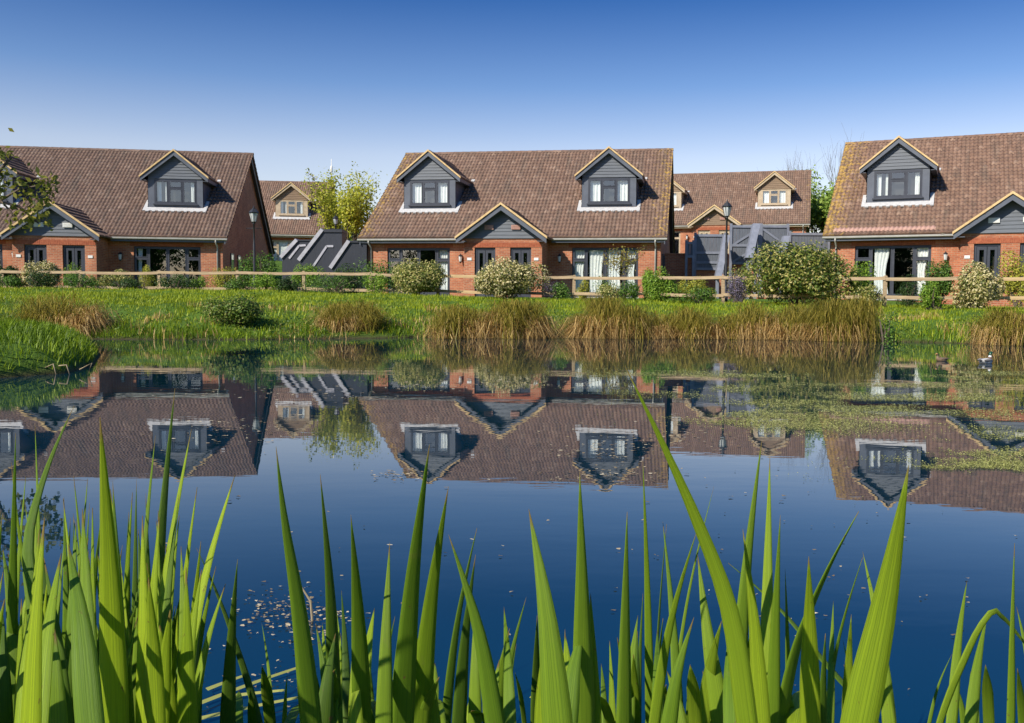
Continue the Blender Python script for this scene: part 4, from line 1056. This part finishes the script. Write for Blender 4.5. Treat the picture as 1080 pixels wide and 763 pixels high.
for (x, y, rx, ry, n) in ((770,395,60,3,2600),(740,410,40,3,1800),(860,402,90,4,3600),(960,400,70,4,3200),(1040,396,60,4,2600),(1000,425,70,5,4200),(1060,415,40,5,2400),(900,420,60,5,2600),(840,432,50,6,3400),(790,440,30,6,2200),(850,450,40,5,2200),(940,440,60,6,2400),(1050,485,40,9,4800),(1010,498,50,8,3400),(960,505,40,5,1200),(1070,450,30,12,2400),(720,425,40,8,700),(660,398,60,3,900),(545,398,60,2,500)):
    blot(x, y, rx*1.15, ry*1.2, int(n*2.8), W_)
floaters('pond_weed', MAT['weed'], 'thin green mats of floating weed on the right half of the pond', W_, .0003, .0008, .55)
D_ = []
for (x, y, rx, ry, n) in ((300,645,22,14,150),(330,655,25,12,90),(640,500,40,4,90),(420,500,20,3,60),(520,405,70,4,150),(250,455,40,8,110),(330,415,60,6,110),(640,475,30,6,90),(700,460,60,10,120),(560,640,200,60,34),(880,600,160,60,34),(860,560,120,40,26),(200,720,50,20,22),(640,560,200,60,30),(290,700,40,30,50)):
    blot(x, y, rx, ry, n, D_)
floaters('floating_debris', MAT['debris'], 'scattered straw coloured bits floating on the open water', D_, .0006, .0016, None, 1.8)
# dead flat stems lying on the water between the irises
random.seed(5)
stems = [((212,742),(330,700)),((205,760),(335,733)),((218,728),(262,712)),((236,736),(300,729)),((560,735),(640,762))]
for i, (a, b) in enumerate(stems):
    a = onwater(*a, .008); b = onwater(*b, .01); mb = MB(); v = b-a
    nrm = Vector((-v.y, v.x, 0)).normalized(); w = .005 if i < 5 else .0022; V = []; n = 8
    for k in range(n+1):
        t = k/n; c = a+v*t+nrm*(math.sin(t*3)*.02*v.length); ww = w*(1-.6*t)
        V += [c-nrm*ww, c+nrm*ww+Vector((0,0,.003)), ]
    F_ = [(2*k,2*k+2,2*k+3,2*k+1) for k in range(n)]
    o0 = V[0].copy(); mb.poly([q-o0 for q in V], F_)
    o = mb.build('fallen_stem', MAT['weed'] if i < 5 else MAT['debris']); o.location = o0
    tag(o, ['longest pale dead leaf floating behind the left irises','long pale dead leaf floating nearest the camera at left','short dead leaf floating farthest back beside the left irises','thin dead leaf floating between the two longer ones at left','dead leaf floating at the bottom behind the middle irises'][i], 'dead leaf', 'dead leaves on the water')
mb = MB(); a = onwater(330,655,.0); mb.tube([(0,0,-.02),(-.005,0,.05),(-.03,0,.09),(-.035,0,.10)], [.003,.003,.002,.001], 6); o = mb.build('twig', MAT['debris']); o.location = a
tag(o, 'small crooked straw twig standing out of the water in the debris patch', 'twig')
# pale arching dead stems at the mound edge
for i, (p0, p1, p2) in enumerate((((48,388),(56,384),(60,399)),((62,386),(70,385),(74,397)),((84,390),(97,383),(90,402)))):
    D = onwater(70,394).y-.15; mb = MB(); o0 = at(*p0, D); mb.tube([Vector((0,0,0)), at(*p1, D)-o0, at(*p2, D)-o0], [.008,.007,.004], 6)
    o = mb.build('dead_stem', MAT['debris'], None, True); o.location = o0; tag(o, 'pale dead stem arching into the water at the left mound, ' + ('leftmost','middle','rightmost')[i] + ' of three', 'stem', 'dead stems at the mound')

# ------------------------------------------------------------------ ducks
def duck(px, py, rz, label, cols, S=1.0):
    p = onwater(px, py, 0); root_loc = p
    st = [(-.27,.075,.012,.010,0),(-.24,.062,.03,.018,0),(-.19,.045,.06,.036,1),(-.12,.035,.088,.062,1),(-.03,.030,.10,.075,1),(.06,.032,.096,.074,1),(.12,.045,.078,.064,2),(.158,.078,.05,.048,2),(.165,.115,.032,.032,2),(.168,.15,.026,.026,3),(.175,.175,.030,.030,4),(.19,.20,.036,.034,4),(.215,.208,.034,.028,4),(.236,.200,.018,.014,5),(.262,.192,.016,.007,5),(.285,.188,.010,.004,5)]
    mb = MB(); n = 14; k0 = None
    for i, (x, z, ry, rz_, mi) in enumerate(st):
        a = st[max(i-1,0)]; b = st[min(i+1,len(st)-1)]; t = Vector((b[0]-a[0], 0, b[1]-a[1])).normalized(); nn = Vector((-t.z, 0, t.x))
        for k in range(n):
            an = 2*math.pi*k/n; q = Vector((x,0,z))+Vector((0,1,0))*(ry*math.cos(an))+nn*(rz_*math.sin(an)); mb.v.append(tuple(q*S))
    for i in range(len(st)-1):
        for k in range(n):
            mb.f.append((i*n+k, i*n+(k+1)%n, (i+1)*n+(k+1)%n, (i+1)*n+k)); mb.m.append(st[i+1][4])
    mb.f.append(tuple(range(n))); mb.m.append(0); mb.f.append(tuple((len(st)-1)*n+k for k in range(n))[::-1]); mb.m.append(5)
    body = mb.build('duck', cols, None, True); body.location = root_loc; body.rotation_euler = (0,0,rz)
    m = body.modifiers.new('sub', 'SUBSURF'); m.levels = 1; m.render_levels = 2
    tag(body, label, 'duck')
    for s in (-1, 1):
        w = MB(); V = []
        for i, (x, r) in enumerate(((.09,.012),(.05,.034),(-.04,.044),(-.13,.032),(-.20,.012),(-.235,.004))):
            for k in range(6):
                a = 2*math.pi*k/6; V.append((x*S, s*(.086-.02*abs(x+.03)*4+.014*math.cos(a))*S, (.058+.012*i*.3+r*math.sin(a))*S))
        F_ = [(i*6+k, i*6+(k+1)%6, (i+1)*6+(k+1)%6, (i+1)*6+k) for i in range(5) for k in range(6)]
        w.poly(V, F_); w.build('wing', cols[6], body, True)
        e = MB(); e.lathe([(.001,-.005),(.005,0),(.001,.005)], 8); eo = e.build('eye', MAT['iron'], body, True); eo.location = (.208*S, s*.031*S, .212*S)
pm = lambda n, c, r=.7: mat_plain(n, c, None, r, 30, .1)
drake = [pm('duck_tail',(.05,.05,.05)), pm('duck_flank',(.60,.58,.54)), pm('duck_breast',(.16,.08,.05)), pm('duck_collar',(.8,.8,.78)), pm('duck_green_head',(.012,.07,.035),.3), pm('duck_bill',(.55,.45,.10)), pm('duck_wing',(.34,.30,.26))]
hen = [pm('hen_tail',(.30,.22,.14)), pm('hen_flank',(.26,.18,.11)), pm('hen_breast',(.24,.16,.10)), pm('hen_neck',(.25,.18,.12)), pm('hen_head',(.22,.155,.10)), pm('hen_bill',(.40,.22,.08)), pm('hen_wing',(.19,.13,.085))]
duck(1040, 383.5, R(42), 'drake with dark green head, white collar and grey flank swimming at the right', drake, .72)
duck(993, 381, R(-150), 'plain brown female duck swimming left of the drake', hen, .52)

# ------------------------------------------------------------------ irises in the foreground
# (base x at y 763, tip x, tip y, width px, tone 0 dark .. 1 bright, optional mid points)
B = [
(121,105.5,440,38,.8),(159,184.5,409.5,17,.2),(60,78.5,428,20,.25,[(36,640),(30,570),(46,505)]),(45,37,447,11,.6),(12,16.6,457,15,.4),(62,12,488,11,.55,[(38,660),(20,560)]),
(142,164,459.5,13,.5),(160,202,453,19,.8),(190,248,501,22,.95),(183,208,514,17,.85),(138,157,526,11,.15),(141,144,505.5,10,.25),(200,228,597,13,.7),(203,238,616,17,.8),
(160,186,559,11,.4),(240,250.6,590,17,.2),(273,207,578,8,.25,[(252,690),(222,610)]),(328,291,471,24,.25,[(316,650),(299,540)]),(352,337.6,500,17,.2,[(349,640)]),
(193,191,657,22,.35),(171,173.5,647,14,.75),(95,72,573.5,34,.5),(71,67.5,524.6,13,.4),(80,90,538,13,.5),(100,94,585,13,.2),(78,77.5,545,8,.3),(116,157,609,17,.2),(90,114,645,19,.3),
(62,24,590,19,.35),(66,36,685,22,.55),(5,2,640,18,.3),(14,14,704,11,.2),(78,71,665,19,.4),(288,276,657,5,.6),(285,276,702,14,.4),(252,252,728,11,.5),(266,264,728,11,.5),
(345,340,657,12,.9),(382,370,543,21,.3),(405,411,572,21,.45),(424,453,469,28,.4),(443,473,513,26,.5),(470,503,557,12,.2),(484,501.6,585,17,.2),(522,473,564,24,.45),
(538,531.5,640,16,.55),(529,555,630,11,.5),(588,557.7,537,40,.55),(615,611.4,497.5,31,.5),(624,623,626,26,.7),(598,615.7,657,28,.5),(363,353,630,12,.85),(382,374.6,673,21,.4),
(391,389,690,12,.6),(367,360,623,10,.15),(434,431.7,705,21,.55),(455,458.8,722,12,.5),(466,463.5,737.6,11,.7),(501,500.6,640,18,.65),(553,543,709,6,.4),
(788,659,386,27,.65,[(766,631),(736,551),(690.5,450)]),(685.5,678,485,12,.6),(658,661.4,540,21,.35),(715.6,699,550.6,15,.45),(673,678,626,8,.3),(646,643,676,10,.85),(690,703,553,5,.2),
(708,753,513,6,.6),(690,735,560,14,.7),(705.6,732,651,21,.5),(761,735.7,585,26,.6,[(748,680)]),(776,803.4,465.3,24,.5),(803,783.4,558,23,.8),(773,768,671,25,.5),(753,748,700,16,.85),
(740,735.7,733.7,10,.6),(728,728,701,12,.4),(694,693,665,16,.25),(808,812,480.4,21,.6),(815,823,543,18,.6),(823,905.7,539.6,21,.3,[(840.5,681),(870.6,606)]),(854.5,853,587,24,.85),
(875.6,879,633.5,10,.7),(870,909.8,588,7,.4),(938,909.8,582,17,.7),(905.7,958.5,490.4,39,.95,[(932,640)]),(925,768,594,8,.1,[(875,705),(820,640)]),(1003.6,1020,612,15,.6),
(1023.7,1041,650,18,.6),(1066,1070,573,12,.5),(1078,1073,705,10,.7),(905,890,701,11,.85),(832,828,600,9,.5),(638,634,700,9,.35),(670,668,690,12,.75),(415,424,640,10,.3),(300,303,712,7,.7),
(1092,1072,640,13,.55),(980,1004,690,5,.5),
]
random.seed(9)
# extra leaves of the thick stand at the left and low ones elsewhere
for i in range(95):
    bx = random.uniform(-70, 205); ty = random.uniform(500, 690)
    B.append((bx, bx+random.uniform(-22, 26), ty, random.uniform(9, 22), random.choice((.15,.35,.55,.75,.85,.95))))
for i in range(26):
    bx = random.uniform(-50, 200); ty = random.uniform(535, 665)
    B.append((bx, bx+random.uniform(-20, 24), ty, random.uniform(20, 33), random.choice((.6,.8,.9,.95))))
for i in range(78):
    bx = random.uniform(300, 930); ty = random.uniform(640, 755)
    B.append((bx, bx+random.uniform(-18, 20), ty, random.uniform(8, 20), random.choice((.2,.45,.65,.8,.95))))
for i in range(5):
    bx = random.uniform(1000, 1130); B.append((bx, bx+random.uniform(-16,18), random.uniform(690,750), random.uniform(8,14), random.choice((.4,.6,.8))))
def catmull(P, n):
    """smooth curve through P, parametrised by chord length"""
    m = len(P); h = [max((P[i+1]-P[i]).length, 1e-4) for i in range(m-1)]; T = [0]
    for q in h: T.append(T[-1]+q)
    sl = [(P[i+1]-P[i])/h[i] for i in range(m-1)]; tan = [sl[0]]
    for i in range(1, m-1): tan.append((sl[i-1]*h[i]+sl[i]*h[i-1])/(h[i]+h[i-1]))
    tan.append(sl[-1]*1.5-tan[-1]*.5); out = []
    for i in range(n+1):
        t = T[-1]*i/n; k = 0
        while k < m-2 and t > T[k+1]: k += 1
        u = (t-T[k])/h[k]; u2, u3 = u*u, u*u*u
        out.append(P[k]*(2*u3-3*u2+1)+tan[k]*(h[k]*(u3-2*u2+u))+P[k+1]*(3*u2-2*u3)+tan[k+1]*(h[k]*(u3-u2)))
    return out
def iris_leaf(spec, parent, org):
    bx, tx, ty, w, tone = spec[:5]; mids = spec[5] if len(spec) > 5 else None
    D = min(max(1.62-.021*w+random.uniform(-.12,.12), .74), 1.6)
    dT = random.uniform(-.10, .16)
    mids_px = list(mids) if mids else [(bx+(tx-bx)*.36, 763+(ty-763)*.5)]
    pts_px = [(bx, 763)]+mids_px+[(tx, ty)]
    Lp = 763-ty
    P = [at(x, y, D+dT*((763-y)/max(Lp,1))**1.5) for x, y in pts_px]
    d0 = (P[1]-P[0]); d0 = d0/max(d0.z, .02)
    root = P[0]-Vector((d0.x*.4, -.0, 1))*(P[0].z+.04); root.y = D-dT*.1
    P = [root]+P
    n = 26; C = catmull(P, n)
    # yaw of the blade: bright ones turn their face to the sun, dark ones stand edge-on to it
    yaw = R(52-88*tone)+R(random.uniform(-8,8))
    Wd = .86*w*D/F/max(math.cos(yaw), .62)
    V = []; young_lit = min(1, max(0, tone*.8+.1+random.uniform(-.12,.12)))
    tot = sum((C[i+1]-C[i]).length for i in range(n)); acc = 0; twist = random.uniform(-.2,.2)
    vis = Lp/F*D; uvs = []
    for i in range(n+1):
        if i: acc += (C[i]-C[i-1]).length
        rem = tot-acc
        t = acc/tot; k = min(1, rem/(vis*1.02)); prof = 1-(1-k)**1.32 if k < 1 else 1
        prof *= .9+.1*math.sin(math.pi*t)
        y = yaw+twist*t; ac = Vector((math.cos(y), math.sin(y), 0)); nr = Vector((math.sin(y), -math.cos(y), 0))
        ww = Wd*max(prof, .006)/2; fold = .16*ww
        for s_, f_ in ((-1,0),(-.5,.6),(0,1),(.5,.6),(1,0)):
            V.append(C[i]+ac*(ww*s_)+nr*(fold*f_)-org); uvs.append((.5+.5*s_, t))
    F_ = [(5*i+k, 5*i+k+1, 5*i+k+6, 5*i+k+5) for i in range(n) for k in range(4)]
    me = bpy.data.meshes.new('leaf'); me.from_pydata([tuple(v) for v in V], [], F_); me.materials.append(MAT['iris'])
    uvl = me.uv_layers.new(name='UVMap')
    for l in me.loops: uvl.data[l.index].uv = uvs[l.vertex_index]
    at_ = me.attributes.new('young_lit', 'FLOAT', 'POINT'); at_.data.foreach_set('value', [young_lit]*len(V))
    me.polygons.foreach_set('use_smooth', [True]*len(F_)); me.update()
    o = bpy.data.objects.new('leaf', me); COL.objects.link(o); o.parent = parent
    so = o.modifiers.new('thick', 'SOLIDIFY'); so.thickness = .0009; so.offset = 0
    return root
edges = [(-80,8,'iris plant cut by the left edge of the picture'),(8,48,'iris plant second from the left edge, with the tall dark arching leaf'),(48,86,'crowded iris plant left of the widest bright leaf at the left'),
(86,118,'iris plant with a broad mid green leaf, at the foot of the widest bright leaf'),(118,150,'iris plant with the widest bright leaf of the left stand'),(150,180,'iris plant with the very tall narrow dark leaf at left'),
(180,215,'iris plant with fanned bright yellow green leaves leaning right'),(215,312,'sparse iris plant among the floating dead leaves right of the left stand'),(312,358,'iris plant with two slender dark leaves curving left, alone over open water'),
(358,412,'iris plant of upright leaves just left of the bottom centre pair'),(412,462,'iris plant whose two tall leaves lean right below the centre house left dormer'),(462,512,'iris plant with thin dark leaves leaning right, bottom centre'),
(512,575,'iris plant with one leaf leaning left across open water, bottom centre'),(575,606,'iris plant with the broad leaf tapering up to the left, right of the bottom centre'),(606,650,'iris plant with the tall upright broad leaf below the centre house right dormer'),
(650,700,'iris plant of slim upright leaves left of the long arching leaf'),(700,765,'low tangled iris plant under the long arching leaf'),(765,800,'iris plant bearing the longest leaf that arches far up to the left'),
(800,836,'iris plant of tall crossing leaves with one dark leaf arching right'),(836,890,'iris plant with a short bright upright leaf before the biggest leaf'),(890,960,'iris plant with the biggest bright leaf below the right house dormer'),
(960,1050,'iris plant near the right edge with a leaf bent over sharply'),(1050,1140,'iris plant cut by the right edge of the picture')]
for a, b, lab in edges:
    sel = [s for s in B if a <= s[0] < b]
    if not sel: continue
    cxp = sum(s[0] for s in sel)/len(sel); org = at(cxp, 763, 1.2); org.z = 0
    root = empty('iris_plant', org); tag(root, lab, 'iris plant', 'yellow flag irises along the near bank')
    for s in sel: iris_leaf(s, root, org)
    if a == 960:     # the sharply bent leaf
        D = 1.25; P = [at(982,800,D), at(991,763,D), at(1015,700,D), at(1040,652,D), at(1046,645,D), at(1056,650,D+.02), at(1082,680,D+.06), at(1100,700,D+.08)]
        P = [Vector((P[0].x-.02, D, -.03))]+P; n = 34; C = catmull(P, n); V = []; uvs = []
        for i, c in enumerate(C):
            t = (C[min(i+1,n)]-C[max(i-1,0)]).normalized(); ac = t.cross(Vector((.2,-1,.35))).normalized(); k = i/n; ww = .0052*(1-max(0,k-.6)*2.2); nr = ac.cross(t)
            for s_, f_ in ((-1,0),(-.5,.6),(0,1),(.5,.6),(1,0)): V.append(tuple(c+ac*(ww*s_)+nr*(ww*.15*f_)-org)); uvs.append((.5+.5*s_, k*.98))
        F_ = [(5*i+k, 5*i+k+1, 5*i+k+6, 5*i+k+5) for i in range(n) for k in range(4)]
        me = bpy.data.meshes.new('leaf'); me.from_pydata(V, [], F_); me.materials.append(MAT['iris']); uvl = me.uv_layers.new(name='UVMap')
        for l in me.loops: uvl.data[l.index].uv = uvs[l.vertex_index]
        at_ = me.attributes.new('young_lit', 'FLOAT', 'POINT'); at_.data.foreach_set('value', [.75]*len(V)); me.polygons.foreach_set('use_smooth', [True]*len(F_))
        o = bpy.data.objects.new('leaf', me); COL.objects.link(o); o.parent = root; o['label'] = 'leaf bent over sharply near its tip'
        so = o.modifiers.new('thick', 'SOLIDIFY'); so.thickness = .0009; so.offset = 0

# ------------------------------------------------------------------ light
EL = R(38); AZ = math.atan2(-.68, -.73)       # azimuth measured clockwise from +Y
sdir = Vector((math.sin(AZ)*math.cos(EL), math.cos(AZ)*math.cos(EL), math.sin(EL)))
sun = bpy.data.lights.new('sun', 'SUN'); sun.energy = 4.4; sun.angle = R(.55); sun.color = (1, .93, .80)
so = bpy.data.objects.new('sun', sun); COL.objects.link(so); so.rotation_euler = (-sdir).to_track_quat('-Z', 'Y').to_euler(); so.location = (-10,-10,20)
w = bpy.data.worlds.new('World'); scn.world = w; w.use_nodes = True; nt = w.node_tree
bg = nt.nodes['Background']; sky = nt.nodes.new('ShaderNodeTexSky'); sky.sky_type = 'NISHITA'; sky.sun_disc = False
sky.sun_elevation = EL; sky.sun_rotation = AZ % (2*math.pi); sky.air_density = 1.0; sky.dust_density = .4; sky.ozone_density = 3.0; sky.altitude = 0
hs = nt.nodes.new('ShaderNodeHueSaturation'); hs.inputs['Saturation'].default_value = 1.1
tcw = nt.nodes.new('ShaderNodeTexCoord'); sx = nt.nodes.new('ShaderNodeSeparateXYZ'); nt.links.new(tcw.outputs['Generated'], sx.inputs[0])
rc = ramp(nt, sx.outputs[2], [(0, (.90,.70,.62)), (.15, (.84,.65,.60)), (.22, (.46,.46,.53)), (.31, (.19,.26,.40)), (.47, (.20,.42,.66)), (1, (.22,.36,.48))])
vm = nt.nodes.new('ShaderNodeVectorMath'); vm.operation = 'MULTIPLY'; nt.links.new(sky.outputs[0], vm.inputs[0]); nt.links.new(rc, vm.inputs[1])
vs = nt.nodes.new('ShaderNodeVectorMath'); vs.operation = 'SCALE'; vs.inputs['Scale'].default_value = 1.7; nt.links.new(vm.outputs[0], vs.inputs[0])
nt.links.new(vs.outputs[0], hs.inputs['Color']); nt.links.new(hs.outputs[0], bg.inputs[0]); bg.inputs[1].default_value = .10
scn.view_settings.view_transform = 'Standard'; scn.view_settings.look = 'None'; scn.view_settings.gamma = 1; scn.view_settings.exposure = .5
scn.cycles.max_bounces = 8; scn.cycles.transparent_max_bounces = 12
